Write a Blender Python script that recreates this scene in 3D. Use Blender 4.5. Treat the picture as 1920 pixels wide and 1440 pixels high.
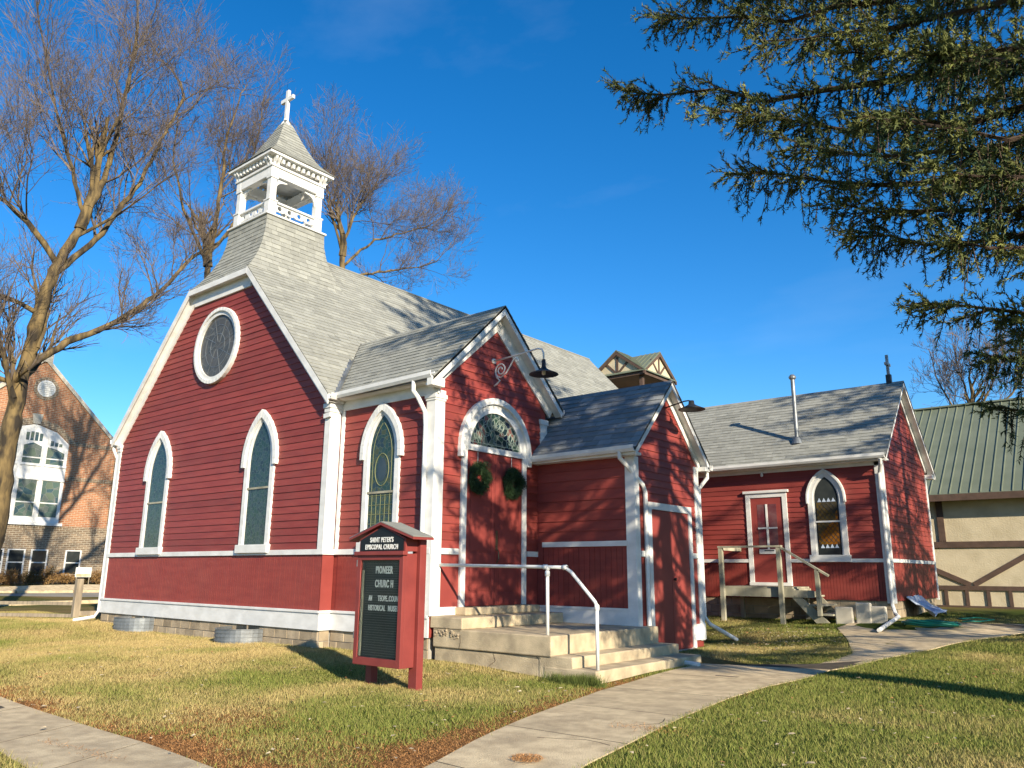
import bpy, bmesh, math, random
import numpy as np
from mathutils import Vector, Matrix
for o in list(bpy.data.objects): bpy.data.objects.remove(o)
SC = bpy.context.scene; COL = SC.collection
R = math.radians
# ---------------------------------------------------------------- camera, sky, sun, exposure
CAM = np.array([12.444, -9.446, 1.393]); YAW, PITCH, ROLL, FPX = 0.6927, 0.2340, 0.0078, 1477.84
cd = bpy.data.cameras.new('camera'); cam = bpy.data.objects.new('camera', cd); COL.objects.link(cam)
cd.sensor_width = 36; cd.lens = 36*FPX/1920; cd.clip_start = .1; cd.clip_end = 3000
_f = Vector((-math.sin(YAW)*math.cos(PITCH), math.cos(YAW)*math.cos(PITCH), math.sin(PITCH)))
_r = Vector((math.cos(YAW), math.sin(YAW), 0)); _u = _r.cross(_f)
_r2 = _r*math.cos(ROLL)+_u*math.sin(ROLL); _u2 = _u*math.cos(ROLL)-_r*math.sin(ROLL)
cam.matrix_world = Matrix(((_r2.x,_u2.x,-_f.x,CAM[0]),(_r2.y,_u2.y,-_f.y,CAM[1]),(_r2.z,_u2.z,-_f.z,CAM[2]),(0,0,0,1)))
SC.camera = cam
SUND = Vector((-2.25, .95, -1.0)).normalized()          # the way the light travels
EL = math.asin(-SUND.z)
w = bpy.data.worlds.new('World'); SC.world = w; w.use_nodes = True
nt = w.node_tree; nt.nodes.clear()
out = nt.nodes.new('ShaderNodeOutputWorld'); bg = nt.nodes.new('ShaderNodeBackground'); sky = nt.nodes.new('ShaderNodeTexSky')
sky.sky_type = 'NISHITA'; sky.sun_disc = False; sky.sun_elevation = EL; sky.sun_rotation = math.atan2(-SUND.x, -SUND.y)
sky.air_density = 1.0; sky.dust_density = 0.1; sky.ozone_density = 4.0; sky.altitude = 400
bg.inputs[1].default_value = 0.118
hs = nt.nodes.new('ShaderNodeHueSaturation'); hs.inputs['Saturation'].default_value = 1.30; hs.inputs['Hue'].default_value = .502
nt.links.new(sky.outputs[0], hs.inputs['Color']); ct = nt.nodes.new('ShaderNodeTexCoord'); cm = nt.nodes.new('ShaderNodeMapping'); cm.inputs['Scale'].default_value = (1.2, 4.0, 7.0); cm.inputs['Rotation'].default_value = (.3, .5, .5)
cn = nt.nodes.new('ShaderNodeTexNoise'); cn.inputs['Scale'].default_value = 1.4; cn.inputs['Detail'].default_value = 7; cn.inputs['Roughness'].default_value = .55
cr_ = nt.nodes.new('ShaderNodeMapRange'); cr_.inputs[1].default_value = .58; cr_.inputs[2].default_value = .9; cr_.inputs[4].default_value = .07
cx0 = nt.nodes.new('ShaderNodeMix'); cx0.data_type = 'RGBA'; cx0.inputs[7].default_value = (5.2, 5.9, 6.8, 1)       # thin high cirrus
nt.links.new(ct.outputs['Generated'], cm.inputs[0]); nt.links.new(cm.outputs[0], cn.inputs['Vector']); nt.links.new(cn.outputs[0], cr_.inputs[0]); nt.links.new(cr_.outputs[0], cx0.inputs[0]); nt.links.new(hs.outputs[0], cx0.inputs[6]); nt.links.new(cx0.outputs[2], bg.inputs[0]); nt.links.new(bg.outputs[0], out.inputs[0])
sl = bpy.data.lights.new('sun', 'SUN'); sl.energy = 5.0; sl.angle = R(.53); sl.color = (1, .885, .70)
so = bpy.data.objects.new('sun', sl); COL.objects.link(so); so.rotation_euler = SUND.to_track_quat('-Z', 'Y').to_euler(); so.location = (30, -20, 30)
SC.view_settings.view_transform = 'Standard'; SC.view_settings.look = 'None'; SC.view_settings.gamma = 1; SC.view_settings.exposure = 0.78
SC.view_settings.use_curve_mapping = False
SC.render.resolution_x = 1024; SC.render.resolution_y = 768

def px_of(P):
    d = np.asarray(P, float)-CAM
    f, r, u = np.array(_f), np.array(_r2), np.array(_u2)
    z = d@f
    return 960+FPX*(d@r)/z, 720-FPX*(d@u)/z, z
def ray_at(ax, val, px, py):
    d = np.array(_f)+np.array(_r2)*(px-960)/FPX-np.array(_u2)*(py-720)/FPX
    i = 'xyz'.index(ax); return CAM+(val-CAM[i])/d[i]*d
# ---------------------------------------------------------------- materials
MATS = {}
def mat(name, c, c2=None, scale=4., rough=.7, bump=0., bscale=60., stretch=(1,1,1), spec=.3, detail=6., metal=0., rnd=0., attr=None, coat=0., lo=.35, hi=.65, dirt=0.):
    m = bpy.data.materials.new(name); m.use_nodes = True; N = m.node_tree.nodes; Lk = m.node_tree.links
    b = N['Principled BSDF']; b.inputs['Roughness'].default_value = rough; b.inputs['Metallic'].default_value = metal
    b.inputs['Specular IOR Level'].default_value = spec; b.inputs['Coat Weight'].default_value = coat
    tc = N.new('ShaderNodeTexCoord'); mp = N.new('ShaderNodeMapping'); mp.inputs['Scale'].default_value = stretch
    Lk.new(tc.outputs['Object'], mp.inputs[0])
    c = (*c, 1); col = None
    if c2 is not None:
        nz = N.new('ShaderNodeTexNoise'); nz.inputs['Scale'].default_value = scale; nz.inputs['Detail'].default_value = detail
        Lk.new(mp.outputs[0], nz.inputs['Vector'])
        rp = N.new('ShaderNodeMapRange'); rp.inputs[1].default_value = lo; rp.inputs[2].default_value = hi; Lk.new(nz.outputs[0], rp.inputs[0])
        mx = N.new('ShaderNodeMix'); mx.data_type = 'RGBA'; mx.inputs[6].default_value = c; mx.inputs[7].default_value = (*c2, 1)
        Lk.new(rp.outputs[0], mx.inputs[0]); col = mx.outputs[2]
    if attr:
        at = N.new('ShaderNodeAttribute'); at.attribute_name = attr
        if attr == 'col':
            col = at.outputs['Color']
            if c2 is not None:
                m3 = N.new('ShaderNodeMix'); m3.data_type = 'RGBA'; m3.blend_type = 'MULTIPLY'; m3.inputs[0].default_value = 1
                Lk.new(col, m3.inputs[6]); Lk.new(mx.outputs[2], m3.inputs[7]); col = m3.outputs[2]
        else:
            h = N.new('ShaderNodeMapRange'); h.inputs[3].default_value = 1-rnd; h.inputs[4].default_value = 1+rnd; Lk.new(at.outputs['Fac'], h.inputs[0])
            m3 = N.new('ShaderNodeVectorMath'); m3.operation = 'SCALE'; Lk.new(col, m3.inputs[0]); Lk.new(h.outputs[0], m3.inputs['Scale']); col = m3.outputs[0]
    elif rnd:
        oi = N.new('ShaderNodeObjectInfo'); h = N.new('ShaderNodeMapRange'); h.inputs[3].default_value = 1-rnd; h.inputs[4].default_value = 1+rnd; Lk.new(oi.outputs['Random'], h.inputs[0])
        m3 = N.new('ShaderNodeVectorMath'); m3.operation = 'SCALE'
        if col is None: m3.inputs[0].default_value = c[:3]
        else: Lk.new(col, m3.inputs[0])
        Lk.new(h.outputs[0], m3.inputs['Scale']); col = m3.outputs[0]
    if dirt:
        nd = N.new('ShaderNodeTexNoise'); nd.inputs['Scale'].default_value = 1.3; nd.inputs['Detail'].default_value = 9; nd.inputs['Roughness'].default_value = .7; Lk.new(tc.outputs['Object'], nd.inputs['Vector'])
        r2 = N.new('ShaderNodeMapRange'); r2.inputs[1].default_value = .45; r2.inputs[2].default_value = .75; r2.inputs[4].default_value = dirt; Lk.new(nd.outputs[0], r2.inputs[0])
        m4 = N.new('ShaderNodeMix'); m4.data_type = 'RGBA'; m4.inputs[7].default_value = (.16, .13, .1, 1); Lk.new(r2.outputs[0], m4.inputs[0])
        if col is None: m4.inputs[6].default_value = c
        else: Lk.new(col, m4.inputs[6])
        col = m4.outputs[2]
    if col is None: b.inputs['Base Color'].default_value = c
    else: Lk.new(col, b.inputs['Base Color'])
    if bump:
        n2 = N.new('ShaderNodeTexNoise'); n2.inputs['Scale'].default_value = bscale; n2.inputs['Detail'].default_value = 4; Lk.new(mp.outputs[0], n2.inputs['Vector'])
        bp = N.new('ShaderNodeBump'); bp.inputs['Strength'].default_value = bump; bp.inputs['Distance'].default_value = .01
        Lk.new(n2.outputs[0], bp.inputs['Height']); Lk.new(bp.outputs[0], b.inputs['Normal'])
    MATS[name] = m; return m
RED = mat('red_paint', (.275,.050,.038), (.225,.038,.031), 1.6, .55, .25, 25, (1,1,6), rnd=.13, dirt=.10)
REDD = mat('red_door_paint', (.285,.055,.045), (.24,.045,.037), 2.5, .5, .1, 40, rnd=.05)
WHITE = mat('white_paint', (.78,.77,.73), (.66,.65,.61), 3, .5, .15, 40, (1,1,2), dirt=.12)
SHING = mat('asphalt_shingle', (.31,.31,.27), (.265,.265,.235), 7, .95, .3, 180, attr='tone', rnd=.16, spec=.1)
SHING2 = mat('asphalt_shingle_shaded', (.24,.25,.25), (.205,.215,.22), 7, .95, .3, 180, attr='tone', rnd=.2, spec=.1)  # same shingle, darker and bluer: shade on the entry roof put into its colour
DECK = mat('roof_deck', (.12,.115,.1), (.09,.085,.08), 5, .95)
CONC = mat('concrete', (.60,.485,.315), (.37,.30,.20), 3.5, .92, .9, 60, spec=.1, dirt=.45, detail=14, lo=.38, hi=.66)
CONC2 = mat('walk_concrete', (.68,.545,.34), (.48,.375,.235), 5., .92, .9, 70, spec=.1, dirt=.4, rnd=.08, detail=15, lo=.36, hi=.66)
BLOCK = mat('foundation_block', (.44,.35,.235), (.31,.245,.165), 4, .95, .7, 60, rnd=.2, spec=.1)
MORT = mat('mortar', (.42,.39,.33), (.34,.31,.26), 5, .95)
GALV = mat('galvanised_metal', (.30,.32,.33), (.16,.175,.185), 3, .5, .15, 30, metal=.6, dirt=.3)
DARKM = mat('dark_metal', (.035,.037,.04), (.05,.05,.05), 5, .45, metal=.5)
BRASS = mat('aged_brass', (.2,.17,.1), (.12,.1,.07), 20, .45, metal=.8)
WOODW = mat('weathered_wood', (.42,.39,.29), (.27,.25,.18), 4, .85, .5, 30, (1,1,.2), rnd=.12)
WOODG = mat('grey_post_wood', (.36,.29,.2), (.22,.18,.13), 5, .9, .5, 30, (3,3,.4))
SIGNRED = mat('sign_red_paint', (.25,.048,.04), (.20,.037,.032), 3, .5, .15, 40)
BLACKB = mat('letter_board', (.035,.042,.04), (.05,.058,.055), 3, .6)
SIGNBLK = mat('sign_black', (.008,.008,.01), None, rough=.35)
LETTER = mat('letter_white', (.72,.72,.68), None, rough=.6)
TIMBER = mat('brown_timber', (.12,.075,.055), (.085,.055,.04), 4, .7, .3, 30)
STUCCO = mat('cream_stucco', (.62,.53,.36), (.52,.44,.29), 2.5, .95, 1., 22, detail=8)
GREENR = mat('green_metal_roof', (.17,.19,.13), (.145,.165,.11), 1.5, .45, spec=.4)
BARK = mat('bark', (.20,.14,.06), (.035,.028,.02), 5., .95, 1., 16, (1,1,.28), detail=14, lo=.36, hi=.62)
TWIG = mat('twig_bark', (.19,.15,.115), (.12,.09,.07), 4, .9)
SBARK = mat('spruce_bark', (.10,.065,.045), (.06,.04,.03), 6, .95, .8, 40)
NEEDLE = mat('spruce_needles', (1,1,1), None, rough=.8, attr='col', spec=.06)
GRASSM = mat('grass_blades', (1,1,1), None, rough=.75, attr='col', spec=.15)
GROUND = mat('ground_soil_turf', (1,1,1), (.72,.70,.66), 14, .95, .9, 45, attr='col', spec=.05, detail=10)
WREATH = mat('wreath_green', (1,1,1), None, rough=.6, attr='col', spec=.3)
HOSE = mat('hose_green', (.01,.17,.12), None, rough=.4)
TARP = mat('blue_white_sheet', (.5,.58,.68), (.4,.47,.58), 4, .35, .4, 12)
LIME = mat('limestone', (.55,.5,.4), (.45,.41,.33), 4, .9)
ASPH = mat('asphalt_street', (.30,.27,.22), (.23,.21,.17), .8, .95, .4, 60, detail=10)
BUSH = mat('brown_shrub', (1,1,1), None, rough=.9, attr='col')
def brickmat(name, c1, c2, mortar, sc=1.):
    m = mat(name, c1, None, rough=.92, spec=.1); N = m.node_tree.nodes; Lk = m.node_tree.links; b = N['Principled BSDF']
    tc = N.new('ShaderNodeTexCoord'); sp = N.new('ShaderNodeSeparateXYZ'); cb = N.new('ShaderNodeCombineXYZ'); ad = N.new('ShaderNodeMath')
    Lk.new(tc.outputs['Object'], sp.inputs[0]); Lk.new(sp.outputs[0], ad.inputs[0]); Lk.new(sp.outputs[1], ad.inputs[1]); Lk.new(ad.outputs[0], cb.inputs[0]); Lk.new(sp.outputs[2], cb.inputs[1])
    bt = N.new('ShaderNodeTexBrick'); bt.inputs['Color1'].default_value = (*c1,1); bt.inputs['Color2'].default_value = (*c2,1); bt.inputs['Mortar'].default_value = (*mortar,1)
    bt.inputs['Scale'].default_value = sc; bt.inputs['Brick Width'].default_value = .30; bt.inputs['Row Height'].default_value = .098; bt.inputs['Mortar Size'].default_value = .012; bt.inputs['Bias'].default_value = -.1
    Lk.new(cb.outputs[0], bt.inputs['Vector']); Lk.new(bt.outputs['Color'], b.inputs['Base Color'])
    bp = N.new('ShaderNodeBump'); bp.inputs['Strength'].default_value = .5; bp.inputs['Distance'].default_value = .01; bp.invert = True; Lk.new(bt.outputs['Fac'], bp.inputs['Height']); Lk.new(bp.outputs[0], b.inputs['Normal'])
    return m
BRICKO = brickmat('orange_brick', (.42,.18,.085), (.30,.12,.06), (.42,.35,.25))
BRICKD = brickmat('dark_brick', (.17,.125,.085), (.27,.19,.12), (.42,.37,.28))
def glassmat(name, base, tints, scale, lead=.03, leadc=(.16,.17,.15), rough=.16, stretch=(1,1,1)):
    """leaded stained glass: irregular coloured pieces with grey came between them"""
    m = mat(name, base, None, rough=rough, spec=.28); N = m.node_tree.nodes; Lk = m.node_tree.links; b = N['Principled BSDF']
    tc = N.new('ShaderNodeTexCoord'); mp = N.new('ShaderNodeMapping'); mp.inputs['Scale'].default_value = stretch; Lk.new(tc.outputs['Object'], mp.inputs[0])
    v = N.new('ShaderNodeTexVoronoi'); v.inputs['Scale'].default_value = scale; Lk.new(mp.outputs[0], v.inputs['Vector'])
    e = N.new('ShaderNodeTexVoronoi'); e.feature = 'DISTANCE_TO_EDGE'; e.inputs['Scale'].default_value = scale; Lk.new(mp.outputs[0], e.inputs['Vector'])
    sp = N.new('ShaderNodeSeparateColor'); Lk.new(v.outputs['Color'], sp.inputs[0])
    rp = N.new('ShaderNodeValToRGB'); el = rp.color_ramp.elements; rp.color_ramp.interpolation = 'CONSTANT'
    for i, t in enumerate(tints):
        k = el[i] if i < 2 else el.new(i/len(tints)); k.position = i/len(tints); k.color = (*t, 1)
    Lk.new(sp.outputs[0], rp.inputs[0])
    th = N.new('ShaderNodeMath'); th.operation = 'LESS_THAN'; th.inputs[1].default_value = lead; Lk.new(e.outputs['Distance'], th.inputs[0])
    mx = N.new('ShaderNodeMix'); mx.data_type = 'RGBA'; Lk.new(th.outputs[0], mx.inputs[0]); Lk.new(rp.outputs[0], mx.inputs[6]); mx.inputs[7].default_value = (*leadc, 1)
    Lk.new(mx.outputs[2], b.inputs['Base Color'])
    n2 = N.new('ShaderNodeTexNoise'); n2.inputs['Scale'].default_value = 3; Lk.new(tc.outputs['Object'], n2.inputs['Vector'])
    bp = N.new('ShaderNodeBump'); bp.inputs['Strength'].default_value = .15; bp.inputs['Distance'].default_value = .02; Lk.new(n2.outputs[0], bp.inputs['Height']); Lk.new(bp.outputs[0], b.inputs['Normal'])
    return m
G_BLUE = glassmat('stained_glass_blue_green', (.03,.05,.05), [(.018,.04,.042),(.026,.055,.048),(.02,.045,.035),(.028,.05,.058),(.016,.028,.036)], 13, .05, (.06,.085,.08))
G_PORCH = glassmat('stained_glass_green_gold', (.03,.05,.05), [(.022,.05,.042),(.055,.065,.03),(.025,.055,.05),(.04,.06,.04),(.022,.04,.05)], 11, .035, (.08,.10,.07))
G_FAN = glassmat('stained_glass_flowers', (.02,.04,.04), [(.015,.03,.035),(.03,.06,.045),(.012,.02,.04),(.10,.13,.10),(.02,.045,.05),(.16,.07,.06)], 8, .05, (.17,.2,.18))
G_ROSE = glassmat('leaded_glass_grey', (.07,.07,.06), [(.075,.072,.062),(.085,.08,.07),(.065,.066,.06)], 4, .02, (.14,.14,.125), .3)
G_AMB = glassmat('stained_glass_amber', (.3,.15,.02), [(.10,.07,.025),(.20,.10,.015),(.06,.05,.03),(.24,.09,.012)], 2, 0, rough=.2)
G_DARK = mat('dark_window_glass', (.02,.026,.028), (.05,.055,.05), 2, .08, spec=.6)
G_BRK = glassmat('stained_glass_pale_green', (.1,.12,.1), [(.11,.14,.10),(.08,.12,.10),(.12,.14,.12),(.05,.09,.10)], 3, .015, (.2,.2,.18), .2)
# ---------------------------------------------------------------- mesh helpers
class MB:
    def __init__(s): s.v = []; s.f = []
    def poly(s, pts):
        n = len(s.v); s.v += [tuple(p) for p in pts]; s.f.append(tuple(range(n, n+len(pts)))); return s
    def hexa(s, a, b):                       # a, b: matching quads, joined into a closed box
        n = len(s.v); s.v += [tuple(p) for p in a]+[tuple(p) for p in b]
        s.f += [(n+3,n+2,n+1,n), (n+4,n+5,n+6,n+7)]+[(n+i, n+(i+1)%4, n+4+(i+1)%4, n+4+i) for i in range(4)]; return s
    def box(s, x0, x1, y0, y1, z0, z1):
        return s.hexa([(x0,y0,z0),(x1,y0,z0),(x1,y1,z0),(x0,y1,z0)], [(x0,y0,z1),(x1,y0,z1),(x1,y1,z1),(x0,y1,z1)])
    def prism(s, pts, off):                  # closed polygon swept by a vector
        o = np.array(off, float); a = [np.array(p, float) for p in pts]; n = len(s.v); k = len(a)
        s.v += [tuple(p) for p in a]+[tuple(p+o) for p in a]
        s.f += [tuple(range(n+k-1, n-1, -1)), tuple(range(n+k, n+2*k))]+[(n+i, n+(i+1)%k, n+k+(i+1)%k, n+k+i) for i in range(k)]; return s
    def strip(s, A, B, off):                 # band between two point rows, swept by a vector (casings, arches)
        o = np.array(off, float); A = [np.array(p, float) for p in A]; B = [np.array(p, float) for p in B]
        for i in range(len(A)-1): s.hexa([A[i], A[i+1], B[i+1], B[i]], [A[i]+o, A[i+1]+o, B[i+1]+o, B[i]+o])
        return s
    def bar(s, p, q, w, h=None, up=(0,0,1)):
        p = Vector(p); q = Vector(q); d = (q-p).normalized(); u = Vector(up)
        if abs(d.dot(u)) > .98: u = Vector((1,0,0))
        a = d.cross(u).normalized()*w/2; b = a.cross(d).normalized()*(h or w)/2
        return s.hexa([p-a-b, p+a-b, p+a+b, p-a+b], [q-a-b, q+a-b, q+a+b, q-a+b])
    def tube(s, pts, r, k=10, cap=True):
        pts = [Vector(p) for p in pts]; rr = r if isinstance(r, (list, tuple)) else [r]*len(pts); n0 = len(s.v); a = None
        for i, p in enumerate(pts):
            d = (pts[min(i+1, len(pts)-1)]-pts[max(i-1, 0)]).normalized()
            if a is None:
                a = d.cross(Vector((0,0,1)))
                if a.length < .05: a = d.cross(Vector((1,0,0)))
            a = (a-d*a.dot(d)).normalized(); b = d.cross(a)
            s.v += [tuple(p+(a*math.cos(t)+b*math.sin(t))*rr[i]) for t in [2*math.pi*j/k for j in range(k)]]
        for i in range(len(pts)-1):
            for j in range(k): s.f.append((n0+i*k+j, n0+i*k+(j+1)%k, n0+(i+1)*k+(j+1)%k, n0+(i+1)*k+j))
        if cap: s.f += [tuple(n0+j for j in range(k-1, -1, -1)), tuple(n0+(len(pts)-1)*k+j for j in range(k))]
        return s
    def lathe(s, prof, c, k=24, axis=(0,0,1)):
        ax = Vector(axis).normalized(); a = ax.cross(Vector((0,1,0)) if abs(ax.y) < .9 else Vector((1,0,0))).normalized(); b = ax.cross(a); c = Vector(c); n0 = len(s.v)
        for r, h in prof: s.v += [tuple(c+ax*h+(a*math.cos(t)+b*math.sin(t))*r) for t in [2*math.pi*j/k for j in range(k)]]
        for i in range(len(prof)-1):
            for j in range(k): s.f.append((n0+i*k+j, n0+i*k+(j+1)%k, n0+(i+1)*k+(j+1)%k, n0+(i+1)*k+j))
        return s
    def build(s, name, m, parent=None, smooth=False, bevel=0.):
        me = bpy.data.meshes.new(name); me.from_pydata(s.v, [], s.f); me.update()
        bm = bmesh.new(); bm.from_mesh(me); bmesh.ops.recalc_face_normals(bm, faces=bm.faces); bm.to_mesh(me); bm.free()
        me.materials.append(m)
        if smooth:
            for p in me.polygons: p.use_smooth = True
        return link(name, me, parent, bevel)
def link(name, me, parent=None, bevel=0.):
    o = bpy.data.objects.new(name, me); COL.objects.link(o)
    if parent is not None:
        o.parent = parent
        if parent.type == 'EMPTY': o.matrix_parent_inverse = Matrix.Translation(-Vector(parent['_loc']))
    if bevel:
        b = o.modifiers.new('bevel', 'BEVEL'); b.width = bevel; b.segments = 2; b.limit_method = 'ANGLE'
    return o
def thing(name, loc, label, cat, group=None):
    o = bpy.data.objects.new(name, None); COL.objects.link(o); o.location = loc; o['_loc'] = tuple(float(v) for v in loc); o.empty_display_size = .3
    return tag(o, label, cat, group)
def tag(o, label, cat, group=None):
    o['label'] = label; o['category'] = cat
    if group: o['group'] = group
    return o
def box(name, m, parent, *a, bevel=0.): return MB().box(*a).build(name, m, parent, bevel=bevel)
def np_mesh(name, V, F, m, parent=None, kind=None, attrs=None, nper=4):
    """fast mesh from arrays; F (n, nper)"""
    me = bpy.data.meshes.new(name); n = len(F); me.vertices.add(len(V)); me.vertices.foreach_set('co', np.asarray(V, np.float32).ravel())
    me.loops.add(n*nper); me.loops.foreach_set('vertex_index', np.asarray(F, np.int32).ravel())
    me.polygons.add(n); me.polygons.foreach_set('loop_start', np.arange(n, dtype=np.int32)*nper)
    me.update(calc_edges=True); me.shade_flat(); me.materials.append(m)
    for k, (typ, arr) in (attrs or {}).items():
        a = me.attributes.new(k, typ, 'POINT')
        if typ == 'FLOAT': a.data.foreach_set('value', np.asarray(arr, np.float32).ravel())
        else: a.data.foreach_set('color', np.c_[np.asarray(arr, np.float32), np.ones(len(arr), np.float32)].ravel())
    o = link(name, me, parent)
    if kind: o['kind'] = kind
    return o
def vnoise(x, y, s, seed=0):
    """smooth value noise for placing plants and tinting them"""
    x = np.asarray(x, float)/s; y = np.asarray(y, float)/s; xi = np.floor(x).astype(np.int64); yi = np.floor(y).astype(np.int64); fx = x-xi; fy = y-yi
    def h(a, b):
        n = (a*374761393+b*668265263+seed*974711) & 0xffffffff; n = ((n ^ (n >> 13))*1274126177) & 0xffffffff
        return ((n ^ (n >> 16)) & 0xffff)/65535.
    fx = fx*fx*(3-2*fx); fy = fy*fy*(3-2*fy)
    return (h(xi,yi)*(1-fx)+h(xi+1,yi)*fx)*(1-fy)+(h(xi,yi+1)*(1-fx)+h(xi+1,yi+1)*fx)*fy
def fbm(x, y, s, seed=0): return (vnoise(x,y,s,seed)*.5+vnoise(x,y,s/2.1,seed+1)*.28+vnoise(x,y,s/4.3,seed+2)*.22)
def inpoly(x, y, P):
    c = np.zeros(np.shape(x), bool); n = len(P)
    for i in range(n):
        (x1,y1),(x2,y2) = P[i],P[(i+1)%n]
        if y1 == y2: continue
        c ^= ((y1 > y) != (y2 > y)) & (x < (x2-x1)*(y-y1)/(y2-y1)+x1)
    return c
# ---------------------------------------------------------------- ground
GP = np.array([(6,0,-.13),(6.3,3,-.09),(4.9,5.5,-.03),(7.15,11.1,.40),(7.2,15.3,.48),(2.4,11,.28),(0,0,.0),(-9,0,.08),(-4.5,0,-.04),(2.6,.1,-.03),
 (4.5,-2.3,-.12),(10,-6,-.18),(3,-6,-.2),(-6,-6,-.1),(-13,0,.05),(-20,2,.05),(-25,8,.05),(-34,8,.75),(-40,10,.8),(10,5,.12),(12,-1,-.08),(13,9,.3),(20,20,.4),(8,22,.35),(-20,30,.2),(14,-12,-.2),(0,-14,-.22),
 (-34,-10,.6),(25,0,.1),(0,40,.4),(40,40,.4),(-60,40,.6),(-60,-30,.5),(40,-30,0),(5.6,8.5,.2),(8.5,8,.2)])
def gz(x, y):
    x = np.asarray(x, float); y = np.asarray(y, float)
    wt = ((x[...,None]-GP[:,0])**2+(y[...,None]-GP[:,1])**2+.6)**-1.6
    return (wt*GP[:,2]).sum(-1)/wt.sum(-1)
WALK_L = [(9.0,-9.0),(8.2,-6.6),(7.56,-4.59),(7.19,-3.54),(6.91,-2.57),(6.62,-1.4),(6.31,-.13),(6.18,1.04),(6.02,3.3),(5.2,4.2),(5.25,5.0),(5.3,5.1)]
WALK_R = [(9.9,-9.0),(9.2,-6.6),(8.5,-3.79),(8.43,-3.19),(8.34,-2.6),(8.13,-1.35),(7.95,.13),(7.95,1.22),(8.1,2.17),(8.27,3.24),(8.53,4.22),(8.76,5.22),(8.98,6.45),(9.34,8.78),(9.83,9.82),(10.4,11.0)]
WALK = WALK_L[:10]+[(6.57,3.89),(7.53,3.78),(7.91,4.12),(7.96,5.04),(7.29,6.97),(6.15,9.56),(6.6,10.5),(8.13,10.6),(8.98,11.06),(9.54,12.15),(10.9,12.6)]+WALK_R[::-1]
SIDE = [(-30,-5.4),(1,-5.47),(3,-5.48),(4.7,-5.55),(6.3,-5.72),(7.95,-5.8),(8.6,-7.2),(5.13,-6.62),(4.0,-6.5),(-30,-6.45)]
BLDG = [(-9.1,-.02),(.05,-.02),(.05,.2),(2.7,.2),(5.2,.25),(6.0,.25),(6.0,3.4),(5.0,3.4),(5.0,5.8),(.1,5.8),(.1,11.0),(7.2,11.0),(7.2,15.5),(-9.1,15.5)]
def straw(x, y):
    """0 green .. 1 dry straw, as the lawn shows it"""
    s = fbm(x, y, 1.9, 5)*2.3-.88
    s = s+.25*np.clip((3.5-x)/6, -1, 1)+.35*np.exp(-((y+.5)/.5)**2)*(x < .5)+.25*np.clip((-y-3.2)/2, 0, 1)*(x < 7)
    return np.clip(s, 0, 1)
def seg_dist(x, y, L):
    d = np.full(np.shape(x), 1e9)
    for (x1,y1),(x2,y2) in zip(L[:-1], L[1:]):
        t = np.clip(((x-x1)*(x2-x1)+(y-y1)*(y2-y1))/((x2-x1)**2+(y2-y1)**2), 0, 1); d = np.minimum(d, np.hypot(x-x1-t*(x2-x1), y-y1-t*(y2-y1)))
    return d
def litter(x, y):
    """reddish dropped needles gathered along the concrete edges"""
    a = np.exp(-(seg_dist(x, y, WALK_L[:8])/.42)**2)*.95+np.exp(-(seg_dist(x, y, SIDE[:6])/.45)**2)*.9+np.exp(-(seg_dist(x, y, WALK_R[:9])/.16)**2)*.45+.8*np.exp(-((x-7.0)**2+(y+4.6)**2)/1.1)
    a = a+.75*np.exp(-((x-4.6)**2/1.6+(y+4.6)**2/.7))
    return np.clip(a*(.1+1.5*fbm(x, y, .55, 11))-.14, 0, 1)
def lawn_col(x, y, rs):
    s = straw(x, y)[:,None]; l = litter(x, y)[:,None]
    g = np.array([.11,.15,.028]); st = np.array([.37,.265,.105]); li = np.array([.31,.15,.06])
    return (g*(1-s)+st*s)*(1-l)+li*l
xs = np.concatenate([-np.geomspace(900, 22, 16), np.arange(-21, 16.01, .3), np.geomspace(17, 900, 16)])
ys = np.concatenate([-np.geomspace(900, 13, 14), np.arange(-12, 14.01, .3), np.geomspace(15, 1200, 18)])
GX, GY = np.meshgrid(xs, ys, indexing='ij'); V = np.c_[GX.ravel(), GY.ravel(), gz(GX.ravel(), GY.ravel())]
nx, ny = len(xs), len(ys); I = (np.arange(nx-1)[:,None]*ny+np.arange(ny-1)).ravel(); F = np.c_[I, I+ny, I+ny+1, I+1]
gcol = lawn_col(V[:,0], V[:,1], None)*.62
gr = np_mesh('ground', V, F, GROUND, None, 'structure', {'col': ('FLOAT_COLOR', gcol)})
def slab(name, P, parent, m, top=.016, seed=0):
    """flat stone or slab laid on the ground, cut to its outline"""
    me = bpy.data.meshes.new(name); bm = bmesh.new()
    vs = [bm.verts.new((x, y, float(gz(x, y))+top)) for x, y in P]; f = bm.faces.new(vs)
    r = bmesh.ops.extrude_face_region(bm, geom=[f]); [setattr(v.co, 'z', v.co.z-.12) for v in r['geom'] if isinstance(v, bmesh.types.BMVert)]
    bmesh.ops.recalc_face_normals(bm, faces=bm.faces); bmesh.ops.triangulate(bm, faces=[q for q in bm.faces if len(q.verts) > 4]); bm.to_mesh(me); bm.free(); me.materials.append(m)
    return link(name, me, parent)
def structure(name, P, z):
    o = MB().poly([(x, y, float(gz(x, y))+z) for x, y in P]).build(name, MORT2, None); o['kind'] = 'structure'; return o
MORT2 = mat('joint_dirt', (.10,.08,.055), (.06,.05,.035), 8, .95)
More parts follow.
